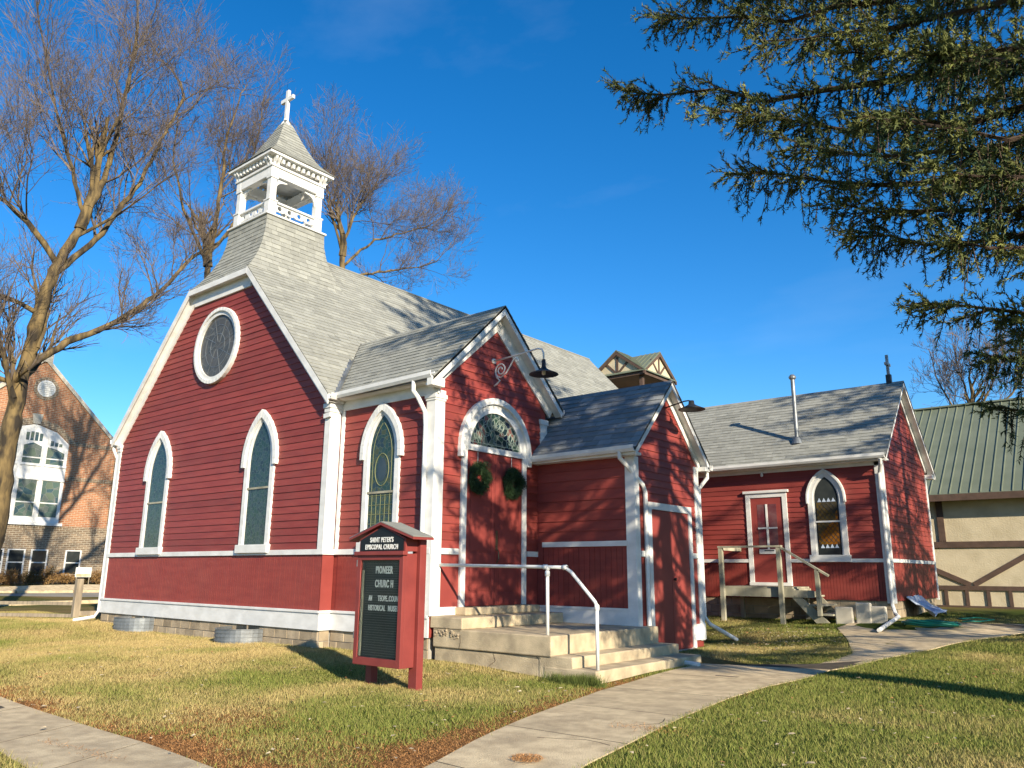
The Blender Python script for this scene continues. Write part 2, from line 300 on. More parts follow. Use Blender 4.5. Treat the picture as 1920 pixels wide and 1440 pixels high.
def band(name, Lp, Rp, g=.006, top=.012, step=1.5):
    """a path between two edge lines: bed + one slab per bay"""
    def resample(L, n):
        L = np.array(L, float); d = np.r_[0, np.cumsum(np.hypot(*np.diff(L, axis=0).T))]; t = np.linspace(0, d[-1], n); return np.c_[np.interp(t, d, L[:,0]), np.interp(t, d, L[:,1])]
    n = 4*max(2, int(sum(math.dist(a, b) for a, b in zip(Lp[:-1], Lp[1:]))/step))+1
    A, B = resample(Lp, n), resample(Rp, n); bed = MB()
    for i in range(n-1): bed.poly([(*q, float(gz(*q))+.0105) for q in (A[i], B[i], B[i+1], A[i+1])])
    o = bed.build(name, MORT2); o['kind'] = 'structure'
    for i in range(0, n-1, 4):
        a = A[i:i+5].copy(); b = B[i:i+5].copy(); a[0] += (a[1]-a[0])*.03; b[0] += (b[1]-b[0])*.03; a[-1] -= (a[-1]-a[-2])*.03; b[-1] -= (b[-1]-b[-2])*.03
        slab('slab', [tuple(q) for q in a]+[tuple(q) for q in b[::-1]], o, CONC2, top)
    return o
band('front_walk', [(8.6,-7.4),(7.9,-5.7)]+WALK_L[2:9], [(9.6,-7.4),(9.0,-5.6)]+WALK_R[2:9]+[(8.15,3.3)])
band('side_walk_to_annex', [(6.05,3.32),(7.0,3.72),(7.75,3.9),(7.96,5.04),(7.29,6.97),(6.35,9.3),(6.5,10.6)], [(8.17,3.3),(8.3,3.35),(8.53,4.22),(8.76,5.22),(8.98,6.45),(9.34,8.78),(9.83,10.2)], step=1.6)
FW = bpy.data.objects['front_walk']
crk = MB(); rc = random.Random(6)
for P in ([(7.0,-.2),(7.4,.1),(7.7,.0),(8.0,.25)],[(6.6,1.7),(7.1,1.5),(7.5,1.75),(8.0,1.6)],[(7.6,-3.2),(8.0,-3.0),(8.3,-3.05)],[(8.0,-2.2),(8.15,-1.9),(8.05,-1.6)]):
    for (a0,b0),(a1,b1) in zip(P[:-1], P[1:]):
        mx_, my_ = (a0+a1)/2+rc.uniform(-.04,.04), (b0+b1)/2+rc.uniform(-.04,.04)
        for p, q in (((a0,b0),(mx_,my_)), ((mx_,my_),(a1,b1))): crk.bar((*p, float(gz(*p))+.0125), (*q, float(gz(*q))+.0125), .009, .003)
crk.build('crack', MORT2, FW)
band('rear_walk', [(6.6,10.62),(8.1,10.75),(9.2,11.6),(10.5,12.6)], [(9.85,10.2),(10.2,10.6),(10.8,11.2),(11.5,12.0)], step=1.4)
band('street_sidewalk', [(-24,-5.4),(1,-5.47),(3,-5.48),(4.7,-5.55),(6.3,-5.72),(7.85,-5.85)], [(-24,-6.45),(1,-6.45),(4.0,-6.5),(5.13,-6.62),(7.0,-6.9),(8.4,-7.2)], step=1.5)
box_st = MB()
for a, b in zip(np.linspace(-60, 60, 25)[:-1], np.linspace(-60, 60, 25)[1:]):
    for u, v in ((-28.5,-26),(-26,-23.5),(-23.5,-21)): box_st.poly([(p, q, float(gz(p, q))+.03) for p, q in ((u,a),(v,a),(v,b),(u,b))])
o = box_st.build('street', ASPH); o['kind'] = 'structure'
k = MB()
for a in np.arange(-40, 40, 2.): k.box(-21, -20.8, a, a+1.98, float(gz(-21, a))-.1, float(gz(-21, a))+.13)
o = k.build('kerb', CONC2); o['kind'] = 'structure'
band('far_sidewalk', [(-30.4,-40),(-30.4,0),(-30.4,40)], [(-29.2,-40),(-29.2,0),(-29.2,40)], step=2.5, top=.03)
# ---------------------------------------------------------------- building helpers
class Fr:
    """frame of a vertical wall: u along it, n out of it"""
    def __init__(s, O, u, n): s.O = np.array(O, float); s.u = np.array(u, float); s.n = np.array(n, float)
    def p(s, u, z, d=0.): q = s.O+s.u*u+s.n*d; return (q[0], q[1], z)
    def box(s, mb, u0, u1, z0, z1, d0, d1):
        return mb.hexa([s.p(u0,z0,d0), s.p(u1,z0,d0), s.p(u1,z0,d1), s.p(u0,z0,d1)], [s.p(u0,z1,d0), s.p(u1,z1,d0), s.p(u1,z1,d1), s.p(u0,z1,d1)])
    def plate(s, name, m, parent, u0, u1, z0, z1, d0, d1, bevel=0.): return s.box(MB(), u0, u1, z0, z1, d0, d1).build(name, m, parent, bevel=bevel)
    def poly(s, name, m, parent, pts, d0, d1): return MB().prism([s.p(u, z, d0) for u, z in pts], s.n*(d1-d0)).build(name, m, parent)
def arch_half(z, h, zs, rise):
    if z <= zs: return h
    Rr = (h*h+rise*rise)/(2*h); q = Rr*Rr-(z-zs)**2
    return max(0., (math.sqrt(q) if q > 0 else 0)-(Rr-h))
def gothic(c, h, z0, zs, zt, n=9):
    zz = [zs+(zt-zs)*math.sin(math.pi/2*i/n) for i in range(n+1)]
    L = [(c-h, z0)]+[(c-arch_half(z, h, zs, zt-zs), z) for z in zz]; Rr = [(c+arch_half(z, h, zs, zt-zs), z) for z in zz[-2::-1]]+[(c+h, z0)]
    L[-1] = (c, zt); return L+Rr
def cut(iv, a, b):
    r = []
    for p, q in iv:
        if b <= p or a >= q: r.append((p, q)); continue
        if a-p > .02: r.append((p, a))
        if q-b > .02: r.append((b, q))
    return r
def clapboards(parent, fr, z0, z1, rev, ivs, m=RED, th=.022, split=True):
    n = int(round((z1-z0)/rev))
    for i in range(n):
        a, b = z0+i*rev, z0+(i+1)*rev
        A, B = ivs(a+.004), ivs(b-.004)
        if len(A) != len(B): A = B = ivs((a+b)/2)
        for (p, q), (p2, q2) in zip(A, B):
            if q-p < .03: continue
            if q-p > 4.2 and q2-p2 > 4.2 and split:
                c_ = p2+(q2-p2)*random.uniform(.3, .7); parts = [(p, c_-.0015, p2, c_-.0015), (c_+.0015, q, c_+.0015, q2)]
            else: parts = [(p, q, p2, q2)]
            for p, q, p2, q2 in parts: one_board(parent, fr, m, th, a, b, p, q, p2, q2)
def one_board(parent, fr, m, th, a, b, p, q, p2, q2):
    q2 = max(q2, p2+.002); t = th*random.uniform(.88, 1.12); dz = random.uniform(-.0015, .0015)
    MB().hexa([fr.p(p,a+dz,.001), fr.p(q,a+dz,.001), fr.p(q,a+dz,t), fr.p(p,a+dz,t)], [fr.p(p2,b+.01,.001), fr.p(q2,b+.01,.001), fr.p(q2,b+.01,.005), fr.p(p2,b+.01,.005)]).build('clapboard', m, parent)
def beads(name, fr, u0, u1, z0, z1, wdt, parent, m=RED, single=False):
    n = max(1, int(round((u1-u0)/wdt))); w_ = (u1-u0)/n; mb = MB()
    for i in range(n):
        a, b = u0+i*w_+.0035, u0+(i+1)*w_-.0035; d = .014+random.uniform(-.001, .001)
        if single: fr.box(MB(), a, b, z0, z1, .001, d).build('plank', m, parent)
        else: fr.box(mb, a, b, z0, z1, .001, d)
    if not single:
        o = mb.build(name, m, parent); o['kind'] = 'stuff'; return o
def gothic_window(parent, fr, c, zsill, zs, zt, hh, hc, hg, glass, label, rail=None, d=0.):
    """hh, hc, hg: half widths of hood, casing and glass"""
    ztc = zt-(hh-hc)*1.5; ztg = zt-(hh-hg)*.95
    G = gothic(c, hg, zsill, zs, ztg); Cc = gothic(c, hc, zsill, zs, ztc)
    w_ = fr.poly('window', glass, parent, G, .004, .022); w_['label'] = label
    MB().strip([fr.p(*q, .002) for q in G], [fr.p(*q, .002) for q in Cc], fr.n*.055).build('casing', WHITE, w_)
    G2 = gothic(c, hg-.035, zsill, zs, ztg-.05); MB().strip([fr.p(*q, .023) for q in G2], [fr.p(*q, .023) for q in G], fr.n*.014).build('sash', WHITE, w_)
    H1 = gothic(c, hc-.02, zs-.12, zs, ztc-.03)[:]; H2 = gothic(c, hh, zs-.12, zs, zt)
    MB().strip([fr.p(*q, .002) for q in H1], [fr.p(*q, .002) for q in H2], fr.n*.095).build('hood', WHITE, w_, bevel=.006)
    fr.plate('sill', WHITE, w_, c-hc-.04, c+hc+.04, zsill-.17, zsill, .002, .11, .008)
    if rail: fr.plate('meeting_rail', WOODW, w_, c-hg, c+hg, rail, rail+.04, .023, .045)
    return w_
def shingle_quads(f, v0, v1, course, lim, tab=.30, seed=1, jit=.35):
    rs = random.Random(seed); n = max(1, int(round((v1-v0)/course))); Q = []
    for i in range(n):
        a, b = v0+(v1-v0)*i/n, v0+(v1-v0)*(i+1)/n; (l0, h0), (l1, h1) = lim(a), lim(b)
        if h0-l0 < .02: continue
        u = l0-rs.uniform(0, tab); 
        while u < h0:
            wd = tab*(1+rs.uniform(-jit, jit)); a0, a1 = max(u, l0), min(u+wd-.004, h0)
            if a1-a0 > .015:
                c0, c1 = min(max(u, l1), h1), min(max(u+wd-.004, l1), h1)
                Q.append([f(a0, a-.008*rs.random()), f(a1, a-.008*rs.random()), f(c1, b), f(c0, b)])
            u += wd
    return np.array(Q, float)
def shingle_boxes(Q, seed=1, th=.016):
    rs = np.random.RandomState(seed); n = len(Q); N = np.cross(Q[:,1]-Q[:,0], Q[:,3]-Q[:,0]); bad = np.linalg.norm(N, axis=1) < 1e-9
    N2 = np.cross(Q[:,1]-Q[:,0], Q[:,2]-Q[:,0]); N[bad] = N2[bad]; N /= np.linalg.norm(N, axis=1)[:,None]+1e-12
    N[N[:,2] < 0] *= -1
    t = (th*rs.uniform(.75, 1.35, n))[:,None]
    V = np.stack([Q[:,0]+N*t, Q[:,1]+N*t, Q[:,2]+N*.004, Q[:,3]+N*.004, Q[:,0]+N*.0005, Q[:,1]+N*.0005, Q[:,2]+N*.0005, Q[:,3]+N*.0005], 1)
    tone = np.repeat(np.clip(rs.normal(.5, .26, n), 0, 1), 8); return V, tone
SF = np.array([(0,1,2,3),(4,5,1,0),(0,3,7,4),(5,6,2,1)])
def shingles(parent, Q, m, single=0, seed=1, th=.016):
    """the first `single` shingles are objects of their own, the rest one mesh"""
    V, tone = shingle_boxes(Q, seed, th)
    for i in range(min(single, len(Q))): np_mesh('shingle', V[i], SF, m, parent, None, {'tone': ('FLOAT', tone[i*8:i*8+8])})
    if len(Q) > single:
        V2 = V[single:]; n = len(V2); np_mesh('shingle_courses', V2.reshape(-1, 3), (SF[None]+np.arange(n)[:,None,None]*8).reshape(-1, 4), m, parent, 'stuff', {'tone': ('FLOAT', tone[single*8:])})
def profile_gutter(name, p, q, out, parent):
    """K-style gutter from p to q, opening up, `out` = outward unit vector"""
    o = Vector(out); prof = [(0,0),(.0,.11),(.012,.11),(.012,.012),(.075,.012),(.10,.06),(.10,.115),(.115,.115),(.115,.05),(.085,0)]
    return MB().prism([Vector(p)+o*a+Vector((0,0,b)) for a, b in prof], Vector(q)-Vector(p)).build(name, WHITE, parent)
def downspout(parent, pts, w=.075, h=.055, m=WHITE):
    mb = MB(); pts = [Vector(p) for p in pts]; 
    return mb.tube(pts, .042, 8).build('downspout', m, parent)
random.seed(3)
XC, W = -4.5, 9.0; Px, S0, Qx, YV, YVE = 2.627, .263, 4.893, 3.196, 5.704; YA, YAE, X2 = 11.02, 15.45, 7.15; YP = 1.87
ZB, ZB1, ZBD, NR, NS = .312, .668, 1.734, 9.60, 1.05
ch = thing('church', (-2, 5, 0), 'small red clapboard church with white trim and an open white bell tower', 'church')
# ---- nave walls
nave = lambda x: NR-NS*abs(x-XC)
fF = Fr((0,0,0), (1,0,0), (0,-1,0))
wall = fF.poly('wall', RED, ch, [(-W,ZB),(0,ZB),(0,4.55),(-3.17,7.95),(-5.83,7.95),(-W,4.55)], 0, -.15)
box('wall', RED, ch, -W, -W+.15, .16, 15.5, ZB, 4.6); box('wall', RED, ch, -.15, -.002, .16, 15.5, ZB, 4.6)
MB().prism([(x,15.5,z) for x, z in [(-W,ZB),(0,ZB),(0,4.6),(XC,9.3),(-W,4.6)]], (0,-.15,0)).build('wall', RED, ch)
WC = (-6.69, -2.29)
def front_iv(z):
    e = (9.6-.33-z)/NS if z > 4.5 else 4.5
    e = min(e, 4.4); iv = [(XC-e, XC+e)]
    if z > 7.83: return []
    for c in WC: 
        if z < 4.70: hw = arch_half(z, .58, 3.65, 1.0) if z > 3.6 else .5; iv = cut(iv, c-hw, c+hw) if hw > .02 else iv
    if abs(z-6.58) < .88: hw = math.sqrt(.88**2-(z-6.58)**2); iv = cut(iv, -4.5-hw, -4.5+hw)
    return iv
clapboards(wall, fF, ZBD+.05, 7.84, .1425, front_iv)
beads('wainscot', fF, -W+.1, -.02, ZB1, 1.68, .075, wall)
for c, lb in zip(WC, ('pointed window of dark blue-green glass nearer the downspout', 'pointed window of dark blue-green glass nearer the porch')):
    gothic_window(ch, fF, c, 1.90, 3.65, 4.755, .635, .535, .41, G_BLUE, lb, 2.95 if c < -5 else 3.05)
n = 40; ring = lambda r, d: [fF.p(-4.5+r*math.cos(2*math.pi*i/n), 6.58+r*.985*math.sin(2*math.pi*i/n), d) for i in range(n+1)]
rw = MB().prism(ring(.79, .004)[:-1], fF.n*.02).build('round_window', G_ROSE, ch); rw['label'] = 'round leaded window with a dark grey pane in the gable'
MB().strip(ring(.77,.002), ring(.87,.002), fF.n*.06).build('casing', WHITE, rw); MB().strip(ring(.86,.002), ring(.95,.002), fF.n*.10).build('hood', WHITE, rw, bevel=.008)
mb = MB()
for i in range(8):
    a = 2*math.pi*i/8; fF.box(mb, 0,0,0,0,0,0) if 0 else mb.bar(fF.p(-4.5+.1*math.cos(a), 6.58+.1*math.sin(a), .026), fF.p(-4.5+.72*math.cos(a+.3), 6.58+.72*math.sin(a+.3), .026), .012)
for r in (.3, .52):
    A = ring(r, .024); B = ring(r+.014, .024); mb.strip(A, B, fF.n*.006)
mb.build('lead', GALV, rw)
# ---- nave trim: band, base, corner boards, frieze and rakes
def trim(fr, u0, u1, parent, band=ZBD):
    fr.plate('belt_course', WHITE, parent, u0, u1, band-.05, band+.05, .002, .05, .004)
    fr.plate('base_board', WHITE, parent, u0, u1, ZB, ZB1-.05, .002, .035, .004); fr.plate('base_cap', WHITE, parent, u0, u1, ZB1-.048, ZB1, .003, .06, .006)
trim(fF, -W, .034, ch)
fF.plate('corner_board', WHITE, ch, -W-.02, -W+.13, ZB1, 4.55, .003, .042); fF.plate('corner_board', WHITE, ch, -.135, .03, ZBD, 4.5, .003, .042)
fR = Fr((0,0,0), (0,1,0), (1,0,0))     # short return of the nave at the porch
fR.plate('wall', RED, ch, .002, S0-.002, ZB, 4.5, -.1, .0)
fR.plate('corner_board', WHITE, ch, -.043, S0-.05, ZBD-.02, 4.5, .001, .031); fR.plate('corner_panel', REDD, ch, -.02, S0-.02, ZB1, ZBD-.05, .001, .02)
fR.plate('belt_course', WHITE, ch, -.05, S0, ZBD-.05, ZBD+.05, .033, .055); fR.plate('base_board', WHITE, ch, -.033, S0, ZB, ZB1-.05, .002, .036); fR.plate('base_cap', WHITE, ch, -.058, S0, ZB1-.048, ZB1, .003, .06)
MB().box(-.17,.065,-.085,S0-.02,4.50,4.60).box(-.15,.05,-.065,S0-.04,4.42,4.50).build('capital', WHITE, ch, bevel=.01)
MB().box(-W-.06,-W+.17,-.085,.1,4.50,4.60).box(-W-.04,-W+.15,-.065,.1,4.42,4.50).build('capital', WHITE, ch, bevel=.01)
MB().bar((-.12,-.075,4.34),(.08,-.075,4.36),.05,.09).build('flood_lamp', WHITE, ch)
for sgn in (-1, 1):
    e0, e1 = 4.62, 1.28
    Pn = lambda e, dz, y: (XC+sgn*e, y, NR-NS*e+dz)
    MB().prism([Pn(4.55,-.06,-.003), Pn(1.28,-.06,-.003), Pn(1.28-.13,-.40,-.003), Pn(4.55-.12,-.40,-.003)], (0,-.045,0)).build('rake_frieze', WHITE, ch)
    MB().prism([Pn(e0,-.02,-.18), Pn(e1,-.02,-.18), Pn(e1,-.20,-.18), Pn(e0,-.20,-.18)], (0,-.03,0)).build('rake_board', WHITE, ch)
    MB().prism([Pn(e0,-.12,-.18), Pn(e1,-.12,-.18), Pn(e1,-.14,-.18), Pn(e0,-.14,-.18)], (0,.18,0)).build('rake_soffit', WHITE, ch)
fF.plate('clip_frieze', WHITE, ch, XC-1.24, XC+1.24, 7.80, 8.12, .003, .05); fF.plate('clip_fascia', WHITE, ch, XC-1.28, XC+1.28, 8.06, 8.2, .181, .212)
fF.plate('clip_soffit', WHITE, ch, XC-1.25, XC+1.25, 8.09, 8.11, .0, .18)
# ---- nave roof
A = math.atan(NS); ca, sa = math.cos(A), math.sin(A)
LN = 15.75
roof = MB()
for sgn in (-1, 1):
    q = [(XC+sgn*4.62, y, NR-NS*4.62) for y in (-.2, LN)]; t = [(XC, LN, NR), (XC, 1.2, NR), (XC+sgn*1.28, 1.2, NR-NS*1.28), (XC+sgn*1.28, -.2, NR-NS*1.28)]
    roof.prism(q+t, (0, 0, -.07))
roof = roof.build('roof', DECK, ch)
VN = 4.62/ca
f = lambda u, v: (XC+4.62-v*ca, u, NR-NS*4.62+v*sa+.002)
Qn = shingle_quads(f, 0, VN, .145, lambda v: ((-.21 if NR-NS*4.62+v*sa < 8.24 else 1.2), LN+.02), .31, 5)
shingles(roof, Qn, SHING, 0, 5)
MB().tube([(XC, 2.2, NR+.005), (XC, LN, NR+.005)], .05, 6).build('ridge_cap', SHING, roof)
box('chimney_flashing', GALV, roof, XC-.02, XC+.02, LN-.4, LN-.3, NR, NR+.02)
profile_gutter('gutter', (.115,-.2,4.64), (.115,.02,4.64), (1,0,0), ch); profile_gutter('gutter', (XC-4.62,-.2,4.64), (XC-4.62,15.6,4.64), (-1,0,0), ch)
MB().box(-.02,.12,-.17,.2,4.60,4.68).build('eave_box', WHITE, ch); MB().box(-9.12,-8.98,-.17,.2,4.60,4.68).build('eave_box', WHITE, ch)
downspout(ch, [(-9.17,-.1,4.66),(-9.17,-.1,4.5),(-9.07,-.02,4.25),(-9.07,-.02,.35),(-9.1,-.1,.2),(-9.35,-.5,.12)])
# ---- bell tower: flared skirt, open belfry, spire, cross
TY, TB, TT = 1.32, 8.2, 9.93
hx = lambda z: .85+.42*(1-(z-TB)/(TT-TB))**2.2; hy = lambda z: .85+.67*(1-(z-TB)/(TT-TB))**2.2
bt = MB(); zz = np.linspace(TB-.02, TT, 9)
zz[0] = TB
for a, b in zip(zz[:-1], zz[1:]):
    c = lambda z: [(XC-hx(z),TY-hy(z),z),(XC+hx(z),TY-hy(z),z),(XC+hx(z),TY+hy(z),z),(XC-hx(z),TY+hy(z),z)]
    p, q = c(a), c(b)
    for i in range(4): bt.poly([p[i], p[(i+1)%4], q[(i+1)%4], q[i]])
tower = bt.build('tower_skirt', DECK, ch)
Qs = [shingle_quads(lambda u, z: (XC+u, TY-hy(z), z), TB-.0, TT, .125, lambda z: (-hx(z)-.01, hx(z)+.01), .27, 21),
      shingle_quads(lambda u, z: (XC+hx(z), TY+u, z), TB, TT, .125, lambda z: (-hy(z)-.01, hy(z)+.01), .27, 22),
      shingle_quads(lambda u, z: (XC-hx(z), TY-u, z), TB, TT, .125, lambda z: (-hy(z)-.01, hy(z)+.01), .27, 23)]
def outward(Qq, c):            # keep the lift of steep shingles pointing away from the tower axis
    V, tone = shingle_boxes(Qq, 9); M = Qq.mean(1); N = np.cross(Qq[:,1]-Qq[:,0], Qq[:,3]-Qq[:,0]); N /= np.linalg.norm(N, axis=1)[:,None]+1e-12
    s_ = np.sign(((M-c)*N*[1,1,0]).sum(1)); N *= s_[:,None]; t = np.random.RandomState(4).uniform(.011, .02, len(Qq))[:,None]
    V = np.stack([Qq[:,0]+N*t, Qq[:,1]+N*t, Qq[:,2]+N*.004, Qq[:,3]+N*.004, Qq[:,0], Qq[:,1], Qq[:,2], Qq[:,3]], 1); return V, tone
def tower_shingles(Qs, parent):
    V, T = zip(*[outward(q, np.array([XC, TY, 0])) for q in Qs]); V = np.concatenate(V); n = len(V)
    np_mesh('shingle_courses', V.reshape(-1,3), (SF[None]+np.arange(n)[:,None,None]*8).reshape(-1,4), SHING, parent, 'stuff', {'tone': ('FLOAT', np.concatenate(T))})
tower_shingles(Qs, tower)
H = .80
bel = MB().box(XC-.90,XC+.90,TY-.90,TY+.90,TT,TT+.05).build('belfry', WHITE, ch, bevel=.008); bel['label'] = 'open white belfry with pierced railings and scroll brackets'
MB().box(XC-H,XC+H,TY-H,TY+H,11.50,11.54).build('ceiling', WHITE, bel)
for sx in (-1, 1):
    for sy in (-1, 1):
        x, y = XC+sx*(H-.11), TY+sy*(H-.11)
        MB().box(x-.11,x+.11,y-.11,y+.11,TT+.05,10.36).box(x-.085,x+.085,y-.085,y+.085,10.40,11.0).box(x-.11,x+.11,y-.11,y+.11,10.98,11.04).box(x-.13,x+.13,y-.13,y+.13,10.36,10.40).build('post', WHITE, bel, bevel=.006)
faces = [Fr((XC,TY-H,0),(1,0,0),(0,-1,0)), Fr((XC+H,TY,0),(0,1,0),(1,0,0)), Fr((XC,TY+H,0),(-1,0,0),(0,1,0)), Fr((XC-H,TY,0),(0,-1,0),(-1,0,0))]
for fr in faces:
    fr.plate('beam', WHITE, bel, -H, H, 11.04, 11.30, -.2, -.005, .004); fr.plate('moulding', WHITE, bel, -H-.02, H+.02, 11.28, 11.34, -.03, .03)
    fr.plate('railing_cap', WHITE, bel, -H+.22, H-.22, 10.34, 10.385, -.16, -.03)
    mb = MB(); cells = np.linspace(-H+.22, H-.22, 5)     # pierced board: four round holes
    for a, b in zip(cells[:-1], cells[1:]):
        c = (a+b)/2; zc, r = 10.245, .062; K = 16
        for i in range(K):
            t0, t1 = 2*math.pi*i/K+math.pi/4, 2*math.pi*(i+1)/K+math.pi/4
            def sq(t):
                cx_, cz_ = math.cos(t), math.sin(t); mxx = max(abs(cx_)/((b-a)/2), abs(cz_)/.095); return (c+cx_/mxx, zc+cz_/mxx)
            P4 = [sq(t0), sq(t1), (c+r*math.cos(t1), zc+r*math.sin(t1)), (c+r*math.cos(t0), zc+r*math.sin(t0))]
            mb.hexa([fr.p(*q, -.12) for q in P4], [fr.p(*q, -.08) for q in P4])
    mb.build('pierced_railing', WHITE, bel)
    for sgn in (-1, 1):         # scroll brackets under the beam
        pts = [(sgn*(H-.2), 11.03), (sgn*(H-.52), 11.03), (sgn*(H-.53), 10.985), (sgn*(H-.46), 10.965)]+[(sgn*(H-.22-.24*(1-math.sin(t))), 10.965-.22*(1-math.cos(t))*1.0) for t in np.linspace(.25, 1.45, 6)]+[(sgn*(H-.2), 10.70)]
        MB().prism([fr.p(u, z, -.135) for u, z in pts], fr.n*.05).build('bracket', WHITE, bel)
        for k2 in (0, .1):       # paired eave consoles at the corners
            u = sgn*(H-.05-k2); pr = [(.0,11.30),(.03,11.30),(.05,11.38),(.12,11.46),(.14,11.56),(.0,11.56)]
            MB().prism([fr.p(u-.03, z, d) for d, z in pr], fr.u*.06).build('console', WHITE, bel)
    for u in np.linspace(-H+.27, H-.27, 8): fr.plate('dentil', WHITE, bel, u-.035, u+.035, 11.40, 11.54, .0, .09, .004)
sp_a = np.array([0,.1,.23,.45,.64,.92,1.]); sp_h = np.array([.99,.80,.62,.44,.30,.12,.07]); ZE, ZP = 11.62, 13.2
hs_ = lambda z: float(np.interp((z-ZE)/(ZP-ZE), sp_a, sp_h))
MB().box(XC-.97,XC+.97,TY-.97,TY+.97,11.54,11.61).build('eave', WHITE, bel, bevel=.006)
mb = MB(); zz = ZE+(ZP-ZE)*np.array([0,.05,.1,.16,.23,.34,.45,.64,.92,1])
for a, b in zip(zz[:-1], zz[1:]):
    c = lambda z: [(XC-hs_(z),TY-hs_(z),z),(XC+hs_(z),TY-hs_(z),z),(XC+hs_(z),TY+hs_(z),z),(XC-hs_(z),TY+hs_(z),z)]
    p, q = c(a), c(b)
    for i in range(4): mb.poly([p[i], p[(i+1)%4], q[(i+1)%4], q[i]])
mb.poly([(XC-.99,TY-.99,ZE),(XC+.99,TY-.99,ZE),(XC+.99,TY+.99,ZE),(XC-.99,TY+.99,ZE)])
spire = mb.build('spire_roof', DECK, ch)
tower_shingles([shingle_quads(g, ZE, ZP-.12, .105, lambda z: (-hs_(z)-.008, hs_(z)+.008), .26, 31+i) for i, g in enumerate((lambda u, z: (XC+u, TY-hs_(z), z), lambda u, z: (XC+hs_(z), TY+u, z), lambda u, z: (XC-hs_(z), TY-u, z), lambda u, z: (XC-u, TY+hs_(z), z)))], spire)
cr = MB().lathe([(.15,13.02),(.13,13.1),(.07,13.2),(.065,13.26),(0,13.26)], (XC,TY,0), 12).build('spire_cap', WHITE, ch)
MB().box(XC-.055,XC+.055,TY-.04,TY+.04,13.2,14.13).box(XC-.27,XC+.27,TY-.039,TY+.039,13.80,13.91).build('cross', WHITE, ch, bevel=.006)
# ---- foundation
fo = box('foundation', MORT, ch, -W+.03, -.03, .03, 15.4, -.35, ZB); MB().box(-.1, Px-.04, S0+.04, 3.4, -.35, ZB).build('foundation', MORT, ch); box('foundation', MORT, ch, Px-.1, Qx-.04, YV+.04, YVE-.04, -.35, .12)
def blocks(fr, u0, u1, z0, z1, hgt, wd, parent, d=.03):
    r = 0; z = z1
    while z > z0:
        u = u0-(wd/2 if r % 2 else 0)
        while u < u1:
            a, b = max(u, u0)+.005, min(u+wd, u1)-.005
            if b-a > .03: fr.plate('block', BLOCK, parent, a, b, z-hgt+.006, z-.006, .0, d*random.uniform(.55, 1), .006)
            u += wd
        z -= hgt; r += 1
blocks(Fr((0,.03,0),(1,0,0),(0,-1,0)), -W+.03, -.03, -.1, ZB, .20, .40, fo); blocks(Fr((-.03,0,0),(0,1,0),(1,0,0)), .03, S0, -.1, ZB, .20, .24, fo)
blocks(Fr((0,S0+.04,0),(1,0,0),(0,-1,0)), 0, Px-.04, -.1, ZB, .20, .40, fo)
# ---- porch
fP = Fr((0,S0,0), (1,0,0), (0,-1,0)); fD = Fr((Px,0,0), (0,1,0), (1,0,0)); PE = 3.48
pw = fP.plate('wall', RED, ch, 0, Px-.002, ZB, 4.6, -.12, 0)
PR, PS, EY = 6.52, .945, 1.91        # porch ridge height, slope, half run to the eave
prf = lambda y: PR-PS*abs(y-YP)
pwd = fD.poly('wall', RED, ch, [(S0+.002,ZB),(PE,ZB),(PE,4.6),(YP,6.28),(S0+.002,4.6)], -.12, 0)
fP.plate('wall', RED, ch, 0, Px-.15, ZB, 4.6, -3.2, -3.1)
def piv(z):
    iv = [(.14, Px-.17)]
    hw = (arch_half(z, .52, 3.55, .86) if z > 3.5 else .45)
    return cut(iv, 1.29-hw, 1.29+hw) if z < 4.42 and hw > .02 else iv
clapboards(pw, fP, ZBD+.05, 4.49, .1425, piv); beads('wainscot', fP, .13, Px-.17, ZB1, 1.68, .085, pw)
gothic_window(ch, fP, 1.29, 1.90, 3.55, 4.49, .575, .49, .375, G_PORCH, 'pointed window of green and gold glass in the porch wall', 2.78)
mb = MB().prism([fP.p(1.29+.13*math.cos(t), 3.22+.22*math.sin(t), .023) for t in np.linspace(0, 2*math.pi, 20, endpoint=False)], fP.n*.004); mb.build('medallion', G_DARK, ch)
mb = MB()
for u in (-.24, -.12, 0, .12, .24): mb.tube([fP.p(1.29+u, 1.92, .026), fP.p(1.29+u, 2.77, .026)], .0055, 5)
for z in np.arange(2.06, 2.77, .17): mb.tube([fP.p(.95, z, .026), fP.p(1.63, z, .026)], .0055, 5)
for s_ in (-1, 1): mb.tube([fP.p(1.29+s_*.26, z, .026) for z in (2.83, 3.5)]+[fP.p(1.29+s_*max(.0, arch_half(z, .26, 3.5, .62)), z, .026) for z in np.linspace(3.55, 4.1, 6)], .0055, 5)
mb.tube([fP.p(1.29+.19*math.cos(t), 3.22+.30*math.sin(t), .026) for t in np.linspace(0, 2*math.pi, 22)], .008, 5)
mb.build('lead', mat('gold_green_came', (.20,.21,.10), None, rough=.5), ch)
trim(fP, .03, Px, ch); fP.plate('corner_board', WHITE, ch, .033, .13, ZBD+.05, 4.48, .003, .03)
fP.plate('frieze', WHITE, ch, .03, Px+.1, 4.47, 4.66, .003, .04); fP.plate('soffit', WHITE, ch, .1, Px+.2, 4.66, 4.68, -.02, .24)
profile_gutter('gutter', (.2,.02,4.66), (Px+.2,.02,4.70), (0,-1,0), ch); MB().box(Px+.08,Px+.22,-.06,.26,4.56,4.72).build('eave_return', WHITE, ch, bevel=.01)
